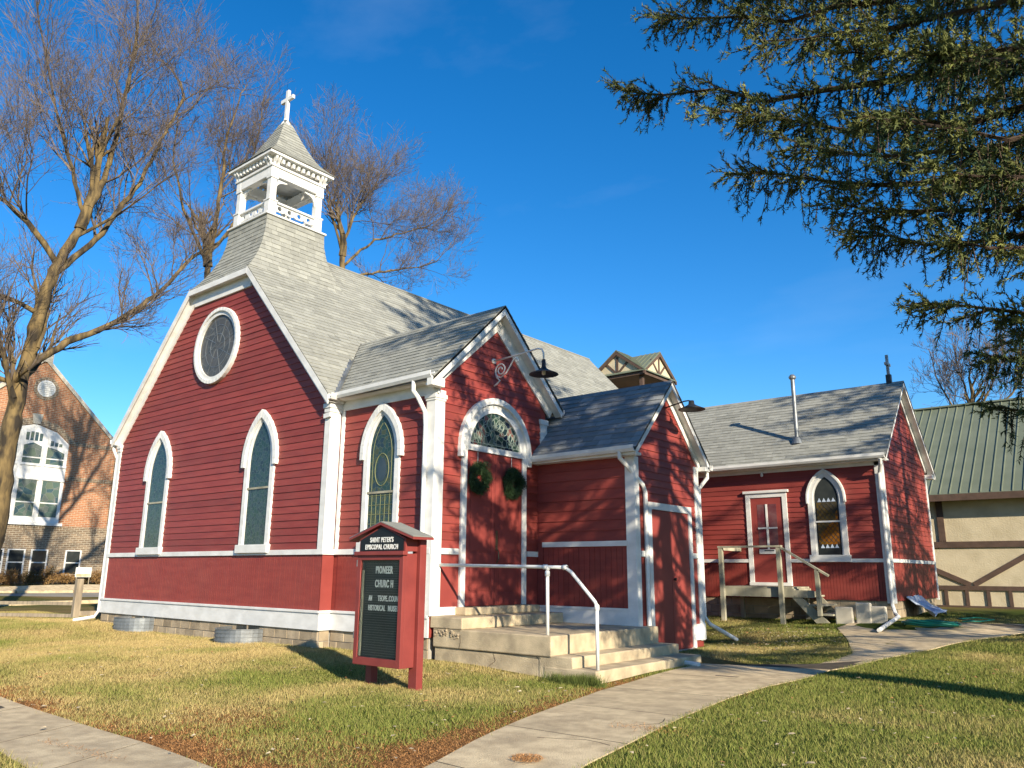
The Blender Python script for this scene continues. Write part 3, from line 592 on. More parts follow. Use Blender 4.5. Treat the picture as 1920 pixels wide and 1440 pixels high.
# corner pilaster with capital, right pilaster
MB().box(Px-.19,Px+.04,S0-.042,S0+.2,.66,4.36).build('corner_pilaster', WHITE, ch, bevel=.006); MB().box(Px-.22,Px+.07,S0-.075,S0+.23,4.40,4.48).box(Px-.205,Px+.055,S0-.06,S0+.215,4.36,4.40).box(Px-.2,Px+.05,S0-.055,S0+.21,4.48,4.56).build('capital', WHITE, ch, bevel=.01)
MB().box(Px-.1,Px+.04,PE-.2,PE+.02,.7,4.36).box(Px-.1,Px+.06,PE-.225,PE+.04,4.36,4.47).build('corner_pilaster', WHITE, ch, bevel=.006)
downspout(ch, [(Px-.28,-.03,4.70),(Px-.28,-.03,4.52),(Px-.24,.06,4.40),(Px-.17,.17,4.15),(Px-.15,.175,3.9),(Px-.15,.175,.35),(Px-.15,.1,.22),(Px-.2,-.15,.17)])
# door wall: clapboards above the belt, arch casing, doors, fanlight
DY, ZS, RO, RI = 1.87, 3.62, 1.0, .80
def div(z):
    e = (6.28-.16-z)/PS if z > 4.62 else 9; iv = [(max(S0+.2, YP-e), min(PE-.2, YP+e))]
    if iv[0][1]-iv[0][0] < .05: return []
    hw = RO-.06 if z < ZS else (math.sqrt(max(0, (RO-.05)**2-(z-ZS)**2)) if z < ZS+RO-.05 else 0)
    return cut(iv, DY-hw, DY+hw) if hw > .02 else iv
clapboards(pwd, fD, ZBD+.05, 6.2, .1425, div)
fD.plate('panel', REDD, pwd, S0+.2, DY-RO+.03, ZB1+.1, ZBD-.05, .001, .014); fD.plate('panel', REDD, pwd, DY+RO-.03, PE-.2, ZB1+.1, ZBD-.05, .001, .014)
fD.plate('belt_course', WHITE, ch, S0+.2, DY-RO+.02, ZBD-.05, ZBD+.05, .002, .05); fD.plate('belt_course', WHITE, ch, DY+RO-.02, PE, ZBD-.05, ZBD+.05, .002, .05)
fD.plate('base_board', WHITE, ch, S0-.02, DY-RO, .665, .80, .002, .045)
arc = lambda r, d, n=18: [fD.p(DY-r*math.cos(math.pi*i/n), ZS+r*math.sin(math.pi*i/n), d) for i in range(n+1)]
leg = lambda r, d, z0: [fD.p(DY-r, z0, d)]+arc(r, d)+[fD.p(DY+r, z0, d)]
MB().strip(leg(RI,.002,.79), leg(RO-.07,.002,.79), fD.n*.05).build('door_casing', WHITE, ch, bevel=.004)
MB().strip(leg(RO-.09,.004,3.42), leg(RO+.03,.004,3.42), fD.n*.10).build('arch_hood', WHITE, ch, bevel=.008)
fan = MB().prism(arc(RI+.0,.003), fD.n*.02).build('fanlight', G_FAN, ch); fan['label'] = 'half round stained glass fanlight with flowers and leaves over the double door'
MB().strip(arc(RI-.06,.023), arc(RI,.023), fD.n*.03).build('frame', WHITE, fan); fD.plate('transom_bar', WHITE, fan, DY-RI, DY+RI, ZS-.05, ZS+.06, .023, .075)
mb = MB()
def came(pts): mb.tube([fD.p(DY+a, ZS+b, .027) for a, b in pts], .006, 5)
for k2 in range(7):
    t = math.pi*(k2+.5)/7; came([(.3*math.cos(t)+.12*math.cos(q), .33+.2*math.sin(t)+.12*math.sin(q)) for q in np.linspace(0, 2*math.pi, 10)])
for s_ in (-1, 1):
    for k2 in range(5):
        b0 = (s_*(.35+.07*k2), .12+.05*(k2 % 2)); came([b0, (b0[0]+s_*.07, b0[1]+.14), (b0[0]+s_*.03, b0[1]+.24), (b0[0]-s_*.03, b0[1]+.12), b0])
came([(-.72,.12),(.72,.12)]); mb.build('lead', mat('pale_came', (.30,.36,.30), None, rough=.5), fan)
for s_, lab in ((-1, 'door leaf nearer the corner'), (1, 'door leaf with the brass handle')):
    a, b = (DY-RI+.005, DY-.004) if s_ < 0 else (DY+.004, DY+RI-.005)
    dr = fD.plate('door', REDD, ch, a, b, .80, ZS-.05, .002, .02); m_ = .09
    for z0, z1 in ((.80,1.02),(1.55,1.72),(3.44,3.57)): fD.plate('rail', REDD, dr, a, b, z0, z1, .021, .034, .003)
    for u0, u1 in ((a, a+m_), (b-m_, b)): fD.plate('stile', REDD, dr, u0, u1, .801, 3.569, .0205, .0335, .003)
    for z0, z1 in ((1.06,1.51),(1.76,3.40)): fD.plate('door_panel', REDD, dr, a+m_+.04, b-m_-.04, z0, z1, .021, .028, .006)
    if s_ > 0:
        MB().box(Px+.034,Px+.044,a+.02,a+.075,1.78,2.14).build('escutcheon', BRASS, dr)
        MB().tube([(Px+.045,a+.048,1.80),(Px+.09,a+.048,1.76),(Px+.095,a+.048,1.62),(Px+.045,a+.048,1.55)], .011, 7).build('handle', BRASS, dr)
# porch roof (ridge along x) with its rakes
XE = Px+.24; XI = XC+(NR-PR)/NS+0.02
pr_ = MB()
for s_ in (-1, 1):
    e = EY; xi_e = XC+(NR-(PR-PS*e))/NS
    pr_.prism([(XE,YP+s_*e,PR-PS*e),(XE,YP,PR),(XI-.1,YP,PR),(xi_e-.1,YP+s_*e,PR-PS*e)], (0,0,-.06))
proof = pr_.build('porch_roof', DECK, ch)
bP = math.atan(PS); cb, sb = math.cos(bP), math.sin(bP)
valley = lambda v: XC+(NR-(PR-PS*EY+v*sb))/NS-.0
Qp = shingle_quads(lambda u, v: (u, YP-EY+v*cb, PR-PS*EY+v*sb+.002), 0, EY/cb, .145, lambda v: (valley(v)+.06, XE+.01), .31, 8)
NSH = 160
shingles(proof, Qp, SHING, NSH, 8)
Qp2 = shingle_quads(lambda u, v: (u, YP+EY-v*cb, PR-PS*EY+v*sb+.002), 0, EY/cb, .145, lambda v: (valley(v)+.06, XE+.01), .31, 9)
shingles(proof, Qp2, SHING, 0, 9)
v0, v1 = .02, EY/cb-.02; P0 = np.array((valley(v0), YP-EY+v0*cb, PR-PS*EY+v0*sb)); P1 = np.array((valley(v1*.62), YP-EY+v1*.62*cb, PR-PS*EY+v1*.62*sb))
MB().prism([P0+[-.10,-.0,.10], P1+[-.10,0,.10], P1+[.0,0,.035], P0+[.0,0,.035]], (0,0,.006)).prism([P0+[.0,0,.035], P1+[0,0,.035], P1+[.10,.0,.045], P0+[.10,0,.045]], (0,0,.006)).build('valley_flashing', GALV, proof)
for s_ in (-1, 1):
    Pq = lambda e, dz, x: (x, YP+s_*e, PR-PS*e+dz)
    MB().prism([Pq(EY,-.02,XE-.03),Pq(0,-.02,XE-.03),Pq(0,-.19,XE-.03),Pq(EY-.03,-.19,XE-.03)], (.03,0,0)).build('rake_board', WHITE, ch)
    MB().prism([Pq(EY,-.12,Px+.04),Pq(0,-.12,Px+.04),Pq(0,-.14,Px+.04),Pq(EY,-.14,Px+.04)], (XE-Px-.07,0,0)).build('rake_soffit', WHITE, ch)
    MB().prism([Pq(EY-.1,-.13,Px+.003),Pq(0,-.13,Px+.003),Pq(0,-.50,Px+.003),Pq(EY-.2,-.36,Px+.003)], (.04,0,0)).build('rake_frieze', WHITE, ch)
profile_gutter('gutter', (.8,YP+EY,4.62), (Px+.2,YP+EY,4.62), (0,1,0), ch)
# ---- gabled side entry (vestibule) beside the porch
fV = Fr((0,YV,0), (1,0,0), (0,-1,0)); fG = Fr((Qx,0,0), (0,1,0), (1,0,0)); YM = (YV+YVE)/2; VR, VS, VE = 5.16, 1.02, 1.5; ZV0 = .36
vw = fV.plate('wall', RED, ch, Px-.3, Qx-.002, ZV0, 3.6, -.12, 0); vg = fG.poly('wall', RED, ch, [(YV+.002,-.02),(YVE,-.02),(YVE,3.6),(YM,4.98),(YV+.002,3.6)], -.12, 0)
fV.plate('wall', RED, ch, 0, Qx-.13, .1, 3.6, -(YVE-YV), -(YVE-YV)+.12)
clapboards(vw, fV, 1.97, 3.52, .1937, lambda z: [(Px+.06, Qx-.16)]); beads('', fV, Px+.18, Qx-.16, .76, 1.85, .118, vw, single=True); fV.plate('plank', RED, vw, Px+.05, Px+.17, .6, 1.95, .002, .025)
fV.plate('belt_course', WHITE, ch, Px+.17, Qx-.15, 1.87, 1.965, .002, .05); fV.plate('base_cap', WHITE, ch, Px+.05, Qx-.1, .73, .77, .003, .05); fV.plate('base_board', WHITE, ch, Px+.05, Qx-.1, .40, .729, .002, .035)
MB().box(Qx-.17,Qx+.035,YV-.04,YV+.12,.42,3.5).build('corner_board', WHITE, ch, bevel=.005); MB().box(Qx-.02,Qx+.035,YVE-.15,YVE+.03,.1,3.55).build('corner_board', WHITE, ch, bevel=.005)
def giv(z):
    e = (4.98-.12-z)/VS if z > 3.62 else 9; iv = [(max(YV+.13, YM-e), min(YVE-.16, YM+e))]
    if iv[0][1]-iv[0][0] < .05: return []
    return cut(iv, 3.62, 5.30) if z < 2.66 else iv
clapboards(vg, fG, ZBD+.05, 4.9, .135, giv); fG.plate('panel', RED, vg, YV+.13, 3.63, .1, 1.68, .001, .014); fG.plate('panel', RED, vg, 5.29, YVE-.16, .1, 1.68, .001, .014)
fG.plate('belt_course', WHITE, ch, YV+.13, 3.63, ZBD-.05, ZBD+.05, .002, .05); fG.plate('belt_course', WHITE, ch, 5.29, YVE-.14, ZBD-.05, ZBD+.05, .002, .05); fG.plate('base_board', WHITE, ch, 5.29, YVE+.03, .12, .42, .012, .05)
ZD = 2.56
MB().strip([fG.p(*q, .002) for q in ((3.72,-.02),(3.72,ZD),(5.2,ZD),(5.2,-.02))], [fG.p(*q, .002) for q in ((3.60,-.02),(3.60,ZD+.13),(5.32,ZD+.13),(5.32,-.02))], fG.n*.05).build('door_casing', WHITE, ch)
for a, b in ((3.725,4.455),(4.465,5.195)):
    dr = fG.plate('door', REDD, ch, a, b, -.0, ZD-.01, .002, .03, .003)
    if a > 4: MB().lathe([(.0,.05),(.028,.045),(.03,.02),(.02,.0)], (Qx+.03, a+.07, 1.28), 10, (1,0,0)).build('knob', DARKM, dr)
fG.plate('threshold', WHITE, ch, 3.6, 5.32, -.1, -.02, .0, .09)
vr = MB(); XV = Qx+.2
for s_ in (-1, 1): vr.prism([(XV,YM+s_*VE,VR-VS*VE),(XV,YM,VR),(Px-1.6,YM,VR),(Px-1.6 if s_ > 0 else Px+.02,YM+s_*VE,VR-VS*VE)], (0,0,-.05))
vroof = vr.build('entry_roof', DECK, ch)
bV = math.atan(VS); cv, sv = math.cos(bV), math.sin(bV)
porchx = lambda v: Px+.02 if (YM-VE+v*cv) < PE+.06 else Px-1.0
Qv = shingle_quads(lambda u, v: (u, YM-VE+v*cv, VR-VS*VE+v*sv+.002), 0, VE/cv, .165, lambda v: (porchx(v), XV+.01), .33, 12)
shingles(vroof, Qv, SHING2, 140, 12)
shingles(vroof, shingle_quads(lambda u, v: (u, YM+VE-v*cv, VR-VS*VE+v*sv+.002), 0, VE/cv, .165, lambda v: (Px-1., XV+.01), .33, 13), SHING2, 0, 13)
for s_ in (-1, 1):
    Pq = lambda e, dz, x: (x, YM+s_*e, VR-VS*e+dz)
    MB().prism([Pq(VE,-.02,XV-.03),Pq(0,-.02,XV-.03),Pq(0,-.17,XV-.03),Pq(VE-.02,-.17,XV-.03)], (.03,0,0)).build('rake_board', WHITE, ch)
    MB().prism([Pq(VE,-.10,Qx+.04),Pq(0,-.10,Qx+.04),Pq(0,-.12,Qx+.04),Pq(VE,-.12,Qx+.04)], (.13,0,0)).build('rake_soffit', WHITE, ch)
    MB().prism([Pq(VE-.1,-.11,Qx+.003),Pq(0,-.11,Qx+.003),Pq(0,-.32,Qx+.003),Pq(VE-.16,-.30,Qx+.003)], (.04,0,0)).build('rake_frieze', WHITE, ch)
profile_gutter('gutter', (Px+.02,YM-VE+.02,3.53), (XV,YM-VE+.02,3.55), (0,-1,0), ch); MB().box(Px+.02,XV-.03,YM-VE+.02,YV,3.5,3.55).build('soffit', WHITE, ch)
profile_gutter('gutter', (Px,YM+VE,3.50), (XV+.02,YM+VE,3.50), (0,1,0), ch); MB().box(Qx+.0,XV,YVE+.04,YM+VE-.01,3.47,3.56).build('eave_return', WHITE, ch)
downspout(ch, [(Qx-.12,YM-VE-.04,3.58),(Qx-.12,YM-VE-.04,3.45),(Qx-.06,YV-.1,3.3),(Qx+.07,YV+.2,2.98),(Qx+.075,YV+.27,2.85),(Qx+.075,YV+.27,.55),(Qx+.1,YV+.27,.1),(Qx+.6,YV-.2,-.03),(Qx+1.3,YV-.3,-.05)])
downspout(ch, [(Qx+.1,YM+VE+.06,3.5),(Qx+.1,YM+VE+.06,3.35),(Qx+.0,YVE+.09,3.1),(Qx+.0,YVE+.09,.55),(Qx+.05,YVE+.2,.4),(Qx+.25,YVE+1.0,.06)])
# ---------------------------------------------------------------- rear wing
an = thing('church_annex', (4, 12, .3), 'low red clapboard wing with a grey shingled roof behind the church', 'church wing')
fA = Fr((0,YA,0), (1,0,0), (0,-1,0)); fE = Fr((X2,0,0), (0,1,0), (1,0,0)); AM = (YA+YAE)/2; AR, AE_ = 6.50, 2.53; AS = (6.50-4.20)/2.53; ZA = .79
aw = fA.plate('wall', RED, an, 0, X2-.002, ZA, 4.25, -.12, 0); ag = fE.poly('wall', RED, an, [(YA+.002,ZA),(YAE,ZA),(YAE,4.2),(AM,6.25),(YA+.002,4.2)], -.12, 0)
fA.plate('wall', RED, an, 0, X2-.13, ZA, 4.2, -(YAE-YA), -(YAE-YA)+.12)
def aiv(z):
    iv = [(1.5, X2-.14)]
    if z < 3.5: iv = cut(iv, 3.74, 4.74)
    hw = (arch_half(z, .43, 3.26, .68) if z > 3.2 else .40)
    return cut(iv, 5.79-hw, 5.79+hw) if z < 3.93 and hw > .02 else iv
clapboards(aw, fA, ZBD+.04, 4.11, .13, aiv)
def aig(z):
    e = (6.25-.1-z)/AS if z > 4.2 else 9; iv = [(max(YA+.12, AM-e), min(YAE-.1, AM+e))]; return iv if iv[0][1]-iv[0][0] > .05 else []
clapboards(ag, fE, ZBD+.04, 6.1, .13, aig)
beads('wainscot', fA, 1.5, X2-.14, ZA, 1.69, .075, aw); beads('wainscot', fE, YA+.12, YAE-.05, ZA, 1.69, .075, ag)
for a, b in ((1.5, 3.7), (4.78, 5.35), (6.23, X2)): fA.plate('belt_course', WHITE, an, a, b, ZBD-.05, ZBD+.035, .002, .045)
fE.plate('belt_course', WHITE, an, YA, YAE, ZBD-.05, ZBD+.035, .002, .045)
MB().box(X2-.14,X2+.035,YA-.04,YA+.13,ZA-.05,4.15).build('corner_board', WHITE, an); MB().box(X2-.02,X2+.035,YAE-.1,YAE+.03,ZA-.05,4.15).build('corner_board', WHITE, an)
gothic_window(an, fA, 5.79, 1.86, 3.26, 3.995, .485, .455, .33, G_DARK, 'pointed window with an amber lattice pane')
aw2 = fA.plate('amber_pane', G_AMB, an, 5.79-.25, 5.79+.25, 2.12, 3.16, .023, .029)
mb = MB()
for k2 in range(-4, 9):
    for s_ in (1, -1):
        z0 = 2.12+k2*.14; P = []
        for u in np.linspace(-.25, .25, 11):
            z = z0+s_*(u+.25*s_)*1.25
            if 2.12 <= z <= 3.16: P.append((5.79+u, z))
        if len(P) > 1: mb.tube([fA.p(P[0][0], P[0][1], .032), fA.p(P[-1][0], P[-1][1], .032)], .005, 4)
mb.build('lead', DARKM, aw2)
for zr in (2.03, 3.17):
    for i in range(4): MB().prism([fA.p(5.57+.115*i, zr, .025), fA.p(5.57+.115*i+.1, zr, .025), fA.p(5.57+.115*i+.05, zr+.1, .025)], fA.n*.004).build('glass_triangle', TARP, aw2)
fA.plate('meeting_rail', WHITE, an, 5.79-.33, 5.79+.33, 2.66, 2.70, .03, .05)
# annex door
MB().strip([fA.p(*q, .002) for q in ((3.80,1.18),(3.80,3.36),(4.67,3.36),(4.67,1.18))], [fA.p(*q, .002) for q in ((3.68,1.18),(3.68,3.47),(4.79,3.47),(4.79,1.18))], fA.n*.05).build('door_casing', WHITE, an)
fA.plate('door_head', WHITE, an, 3.62, 4.85, 3.47, 3.54, .002, .09, .008); fA.plate('threshold', WHITE, an, 3.68, 4.79, 1.10, 1.18, .002, .09)
ad_ = fA.plate('door', REDD, an, 3.805, 4.665, 1.18, 3.355, .002, .03)
pane = fA.plate('pane', mat('door_pane', (.13,.03,.04), (.2,.1,.1), 3, .1, spec=.6), ad_, 3.98, 4.50, 2.02, 3.18, .031, .034)
for a, b, c, d in ((4.21,4.26,2.02,3.18),(3.98,4.205,2.54,2.58),(4.265,4.50,2.54,2.58)): fA.plate('muntin', WHITE, ad_, a, b, c, d, .035, .05)
fA.plate('muntin', WHITE, ad_, 3.98, 4.50, 1.90, 2.015, .032, .05); fA.plate('mail_slot', DARKM, ad_, 4.12, 4.38, 1.97, 1.995, .051, .055)
# annex roof
ar = MB()
for s_ in (-1, 1): ar.prism([(X2+.22,AM+s_*AE_,AR-AS*AE_),(X2+.22,AM,AR),(-1.9,AM,AR),(-.3,AM+s_*AE_,AR-AS*AE_)], (0,0,-.06))
aroof = ar.build('roof', DECK, an); bA = math.atan(AS); cA, sA = math.cos(bA), math.sin(bA)
Qa = shingle_quads(lambda u, v: (u, AM-AE_+v*cA, AR-AS*AE_+v*sA+.002), 0, AE_/cA, .145, lambda v: (.05-1.0*v/3, X2+.23), .31, 15)
shingles(aroof, Qa, SHING, 290, 15)
shingles(aroof, shingle_quads(lambda u, v: (u, AM+AE_-v*cA, AR-AS*AE_+v*sA+.002), 0, AE_/cA, .145, lambda v: (.05, X2+.23), .31, 16), SHING, 0, 16)
for s_ in (-1, 1):
    Pq = lambda e, dz, x: (x, AM+s_*e, AR-AS*e+dz)
    MB().prism([Pq(AE_,-.02,X2+.19),Pq(0,-.02,X2+.19),Pq(0,-.15,X2+.19),Pq(AE_,-.15,X2+.19)], (.03,0,0)).build('rake_board', WHITE, an)
    MB().prism([Pq(AE_,-.10,X2+.04),Pq(0,-.10,X2+.04),Pq(0,-.12,X2+.04),Pq(AE_,-.12,X2+.04)], (.15,0,0)).build('rake_soffit', WHITE, an)
    MB().prism([Pq(AE_-.3,-.11,X2+.003),Pq(0,-.11,X2+.003),Pq(0,-.30,X2+.003),Pq(AE_-.35,-.30,X2+.003)], (.04,0,0)).build('rake_frieze', WHITE, an)
MB().box(.3,X2+.2,YA-.29,YA,4.09,4.13).build('soffit', WHITE, an); fA.plate('frieze', WHITE, an, .3, X2+.02, 4.0, 4.09, .003, .04); profile_gutter('gutter', (.3,YA-.31,4.10), (X2+.2,YA-.31,4.13), (0,-1,0), an)
MB().box(X2,X2+.2,YAE-.02,YAE+.33,4.06,4.18).build('eave_return', WHITE, an)
MB().tube([(5.04,11.39,4.75),(5.04,11.39,6.52)], .055, 12).tube([(5.04,11.39,6.52),(5.04,11.39,6.56),(5.04,11.39,6.60),(5.04,11.39,6.66)], [.06,.095,.10,.05], 12).build('vent_pipe', GALV, an); MB().lathe([(.16,4.76),(.09,4.92),(.06,4.95)], (5.04,11.39,0), 14).build('vent_flashing', GALV, an)
MB().box(6.98,7.05,AM-.03,AM+.03,6.45,7.28).box(6.975,7.055,AM-.17,AM+.17,6.98,7.05).build('roof_cross', GALV, an); MB().box(6.95,7.08,AM-.06,AM+.06,6.4,6.72).build('cross_base', DARKM, an)
fA.plate('lamp_base', WHITE, an, 4.13, 4.23, 4.0, 4.05, .003, .08); MB().lathe([(.0,3.90),(.035,3.92),(.04,3.96),(.025,4.0)], (4.18,YA-.06,0), 10).build('bulb', WHITE, an)
af = box('foundation', MORT, an, .2, X2-.06, YA+.05, YAE-.05, -.1, ZA); blocks(Fr((0,YA+.05,0),(1,0,0),(0,-1,0)), 1.9, X2-.06, .1, ZA, .2, .4, af); blocks(Fr((X2-.06,0,0),(0,1,0),(1,0,0)), YA+.05, YAE-.05, .2, ZA, .2, .4, af)
downspout(an, [(X2+.1,YA-.37,4.12),(X2+.08,YA-.3,4.0),(X2-.02,YA-.09,3.8),(X2-.02,YA-.09,.7),(X2+.05,YA-.2,.52),(X2+.2,YA-.55,.47),(7.42,8.6,.27)])
# ---------------------------------------------------------------- steps and handrail
st = thing('concrete_steps', (4.5, 1.8, -.1), 'worn concrete steps and landing in front of the arched door', 'steps')
def conc(name, a, b=.018): return MB().box(*a).build(name, CONC, st, bevel=b)
conc('step', (5.0,5.93,.30,3.52,-.3,.045)); conc('step', (4.9,5.52,.31,3.50,-.3,.20)); conc('landing', (2.7,5.15,.285,3.19,.18,.475)); conc('landing_base', (2.72,5.10,.32,3.1,-.35,.178), .01)
conc('landing_end', (4.93,5.15,3.192,3.46,.0,.474)); conc('upper_platform', (2.64,3.37,.27,3.05,.476,.66)); conc('door_sill', (2.64,2.92,.84,2.92,.661,.79))
mb = MB(); rs = random.Random(2)
for i in range(80):
    x = rs.uniform(2.72, 3.3); z = rs.uniform(.365, .45)-.04*(x > 3.2); r = rs.uniform(.01, .032); mb.lathe([(0,-r),(r,-r*.3),(r*.8,r*.5),(0,r)], (x,.285-rs.uniform(-.018,.004),z), 6, (rs.uniform(-.4,.4),1,rs.uniform(-.4,.4)))
o = mb.build('broken_edge', mat('rubble', (.42,.34,.23), (.24,.19,.13), 20, .95, 1, 60), st); o['kind'] = 'stuff'
mb = MB()
for pts in ([(2.72,.455),(3.0,.452),(3.32,.458)], [(3.32,.40),(3.33,.28),(3.30,.18)], [(3.3,.17),(4.0,.165),(5.0,.18)], [(4.85,.17),(5.02,.05),(5.07,-.1)], [(4.0,.16),(4.05,.05),(3.9,-.05)]):
    P = [(x, .2835 if z > .178 else .3185, z) for x, z in pts]
    for p, q in zip(P[:-1], P[1:]): mb.bar(p, q, .005, .006)
mb.build('crack', MORT2, st)
hr = thing('handrail', (5.0, .42, .475), 'white pipe handrail beside the concrete steps', 'handrail')
yr = .43
mb = MB().tube([(Px+.015,yr,1.50),(4.98,yr,1.47),(5.30,yr,1.465)], .026, 12).tube([(5.30,yr,1.465),(5.42,yr,1.40),(5.84,yr,.98),(5.865,yr,.93)], .026, 12); mb.build('rail', WHITE, hr, True)
MB().tube([(4.98,yr,.475),(4.98,yr,1.45)], .026, 12).build('post', WHITE, hr, True); MB().tube([(5.87,yr,.045),(5.87,yr,.95)], .026, 12).build('post', WHITE, hr, True)
MB().lathe([(.0,.025),(.055,.022),(.062,.008),(.062,.0)], (Px+.016,yr,1.50), 18, (1,0,0)).build('flange', WHITE, hr, True)
for c, ax in (((4.98,yr,1.33),(0,0,1)), ((4.90,yr,1.47),(1,0,0)), ((5.27,yr,1.465),(1,0,0)), ((5.87,yr,.86),(0,0,1))): MB().lathe([(.026,0),(.037,.005),(.037,.075),(.026,.08)], c, 12, ax).build('fitting', WHITE, hr, True)
MB().tube([(5.0,yr,1.465),(4.98,yr,1.44)], .038, 12).build('fitting', WHITE, hr)
# ---------------------------------------------------------------- notice board
SY0, SY1, SX0, SX1 = -2.15, -1.90, 3.62, 4.55
sg = thing('notice_board', (4.08, -2.0, -.1), 'red wooden church notice board with a small peaked roof and letter panel', 'notice board')
box('cabinet', SIGNRED, sg, SX0, SX1, SY0+.05, SY1, .17, 1.62, bevel=.004); box('post', SIGNRED, sg, SX1-.1, SX1+.055, SY1+.005, SY1+.12, -.3, 1.82, bevel=.006); box('post', SIGNRED, sg, SX0-.02, SX0+.1, SY1+.005, SY1+.12, -.3, 1.7, bevel=.006)
fS = Fr((0,SY0+.05,0), (1,0,0), (0,-1,0))
MB().strip([fS.p(*q, .001) for q in ((SX0+.075,.27),(SX0+.075,1.535),(SX1-.075,1.535),(SX1-.075,.27),(SX0+.075,.27))], [fS.p(*q, .001) for q in ((SX0,.17),(SX0,1.60),(SX1,1.60),(SX1,.17),(SX0,.17))], fS.n*.05).build('door_frame', SIGNRED, sg, bevel=.004)
fS.plate('letter_panel', BLACKB, sg, SX0+.075, SX1-.075, .27, 1.535, .001, .012)
mb = MB()
for z in np.arange(.30, 1.50, .032): fS.box(mb, SX0+.16, SX1-.12, z, z+.006, .0125, .016)
mb.build('letter_track', mat('track_grey', (.11,.12,.11), None, rough=.6), sg); fS.plate('inner_post', WOODW, sg, SX0+.085, SX0+.12, .28, 1.4, .0125, .03)
gm = bpy.data.materials.new('cover_glass'); gm.use_nodes = True; gn = gm.node_tree.nodes; gb = gn['Principled BSDF']; gb.inputs['Base Color'].default_value = (.85,.9,.88,1); gb.inputs['Transmission Weight'].default_value = 1; gb.inputs['Roughness'].default_value = .03; gb.inputs['IOR'].default_value = 1.1
fS.plate('glass', gm, sg, SX0+.076, SX1-.076, .271, 1.534, .034, .038)
fS.plate('ledge', SIGNRED, sg, SX0-.04, SX1+.03, 1.60, 1.65, .0, .085, .004)
hd = fS.poly('header', SIGNRED, sg, [(SX0+.0,1.65),(SX1-.0,1.65),(SX1-.0,1.82),((SX0+SX1)/2,2.0),(SX0+.0,1.82)], -.2, .02)
fS.poly('name_plate', SIGNBLK, hd, [(SX0+.03,1.66),(SX1-.03,1.66),(SX1-.03,1.81),((SX0+SX1)/2,1.975),(SX0+.03,1.81)], .021, .03)
cx_ = (SX0+SX1)/2
for s_ in (-1, 1): MB().prism([(cx_,SY0-.02,2.04),(cx_+s_*.66,SY0-.02,1.83),(cx_+s_*.66,SY0-.02,1.80),(cx_,SY0-.02,2.005)], (0,.38,0)).build('roof_board', SIGNRED, sg)
for s_ in (-1, 1): MB().prism([(cx_,SY0-.015,2.055),(cx_+s_*.65,SY0-.015,1.846),(cx_+s_*.65,SY0-.015,1.836),(cx_,SY0-.015,2.043)], (0,.37,0)).build('roof_shingle', GALV if s_ < 0 else SHING, sg)
def lettering(txt, size, u, z, d, fr, parent, m, name='lettering', width=.3, align='CENTER', space=1.14):
    cu = bpy.data.curves.new('t', 'FONT'); cu.body = txt; cu.size = size; cu.align_x = align; cu.extrude = .0025; cu.offset = size*.022; cu.space_character = space
    to = bpy.data.objects.new('t', cu); COL.objects.link(to); bpy.context.view_layer.update()
    me = bpy.data.meshes.new_from_object(to.evaluated_get(bpy.context.evaluated_depsgraph_get())); bpy.data.objects.remove(to)
    sx = width/max(.01, max(v.co.x for v in me.vertices)-min(v.co.x for v in me.vertices))
    for v in me.vertices: v.co = Vector(fr.p(u+v.co.x*sx, z+v.co.y, d+v.co.z))
    me.materials.clear(); me.materials.append(m); o = link(name, me, parent); return o
lettering("SAINT PETER'S", .092, cx_, 1.775, .034, fS, hd, LETTER, width=.47); lettering('EPISCOPAL CHURCH', .092, cx_, 1.68, .034, fS, hd, LETTER, width=.66)
for t, z, u, s_, wd_ in (('PIONEER', 1.36, cx_+.06, .135, .34), ('CHURC H', 1.18, cx_+.07, .135, .36), ('AN', 1.0, SX0+.27, .10, .07), ('TEOPE..COUN', 1.0, cx_+.16, .10, .40), ('HISTORICAL', .875, cx_-.06, .10, .34), ('MUSEU', .875, SX1-.19, .10, .21)):
    lettering(t, s_, u, z, .018, fS, sg, LETTER, width=wd_)
for z in (.5, 1.45): box('hinge', GALV, sg, SX0-.006, SX0+.006, SY0-.01, SY0+.03, z, z+.09)
# ---------------------------------------------------------------- lamps, wreaths
lm = thing('wall_lamp', (Px, 1.8, 5.3), 'white scroll bracket lamp with a dark shade over the arched door', 'lamp')
MB().tube([(Px+.03,1.80,5.40),(Px+.75,1.80,5.44),(Px+1.1,1.80,5.47),(Px+1.2,1.80,5.44),(Px+1.24,1.80,5.36),(Px+1.245,1.80,5.20)], .018, 8).build('arm', WHITE, lm, True)
def spiral(c, r0, r1, a0, turns, n=26): return [(c[0]+(r0+(r1-r0)*i/n)*math.cos(a0+turns*2*math.pi*i/n), 1.80, c[1]+(r0+(r1-r0)*i/n)*math.sin(a0+turns*2*math.pi*i/n)) for i in range(n+1)]
MB().tube(spiral((Px+.20,5.20), .035, .15, 0, 1.75), .014, 6).tube([(Px+.20,1.8,5.05),(Px+.34,1.8,5.12),(Px+.45,1.8,5.26),(Px+.52,1.8,5.36),(Px+.6,1.8,5.38),(Px+.64,1.8,5.32),(Px+.60,1.8,5.28)], .014, 6).tube([(Px+.06,1.8,5.18),(Px+.10,1.8,5.06),(Px+.18,1.8,4.99),(Px+.10,1.8,4.93),(Px+.03,1.8,4.90)], .016, 6).build('scroll', WHITE, lm, True)
MB().lathe([(0,.03),(.05,.03),(.06,.0)], (Px+.012,1.80,5.40), 14, (1,0,0)).build('wall_plate', WHITE, lm)
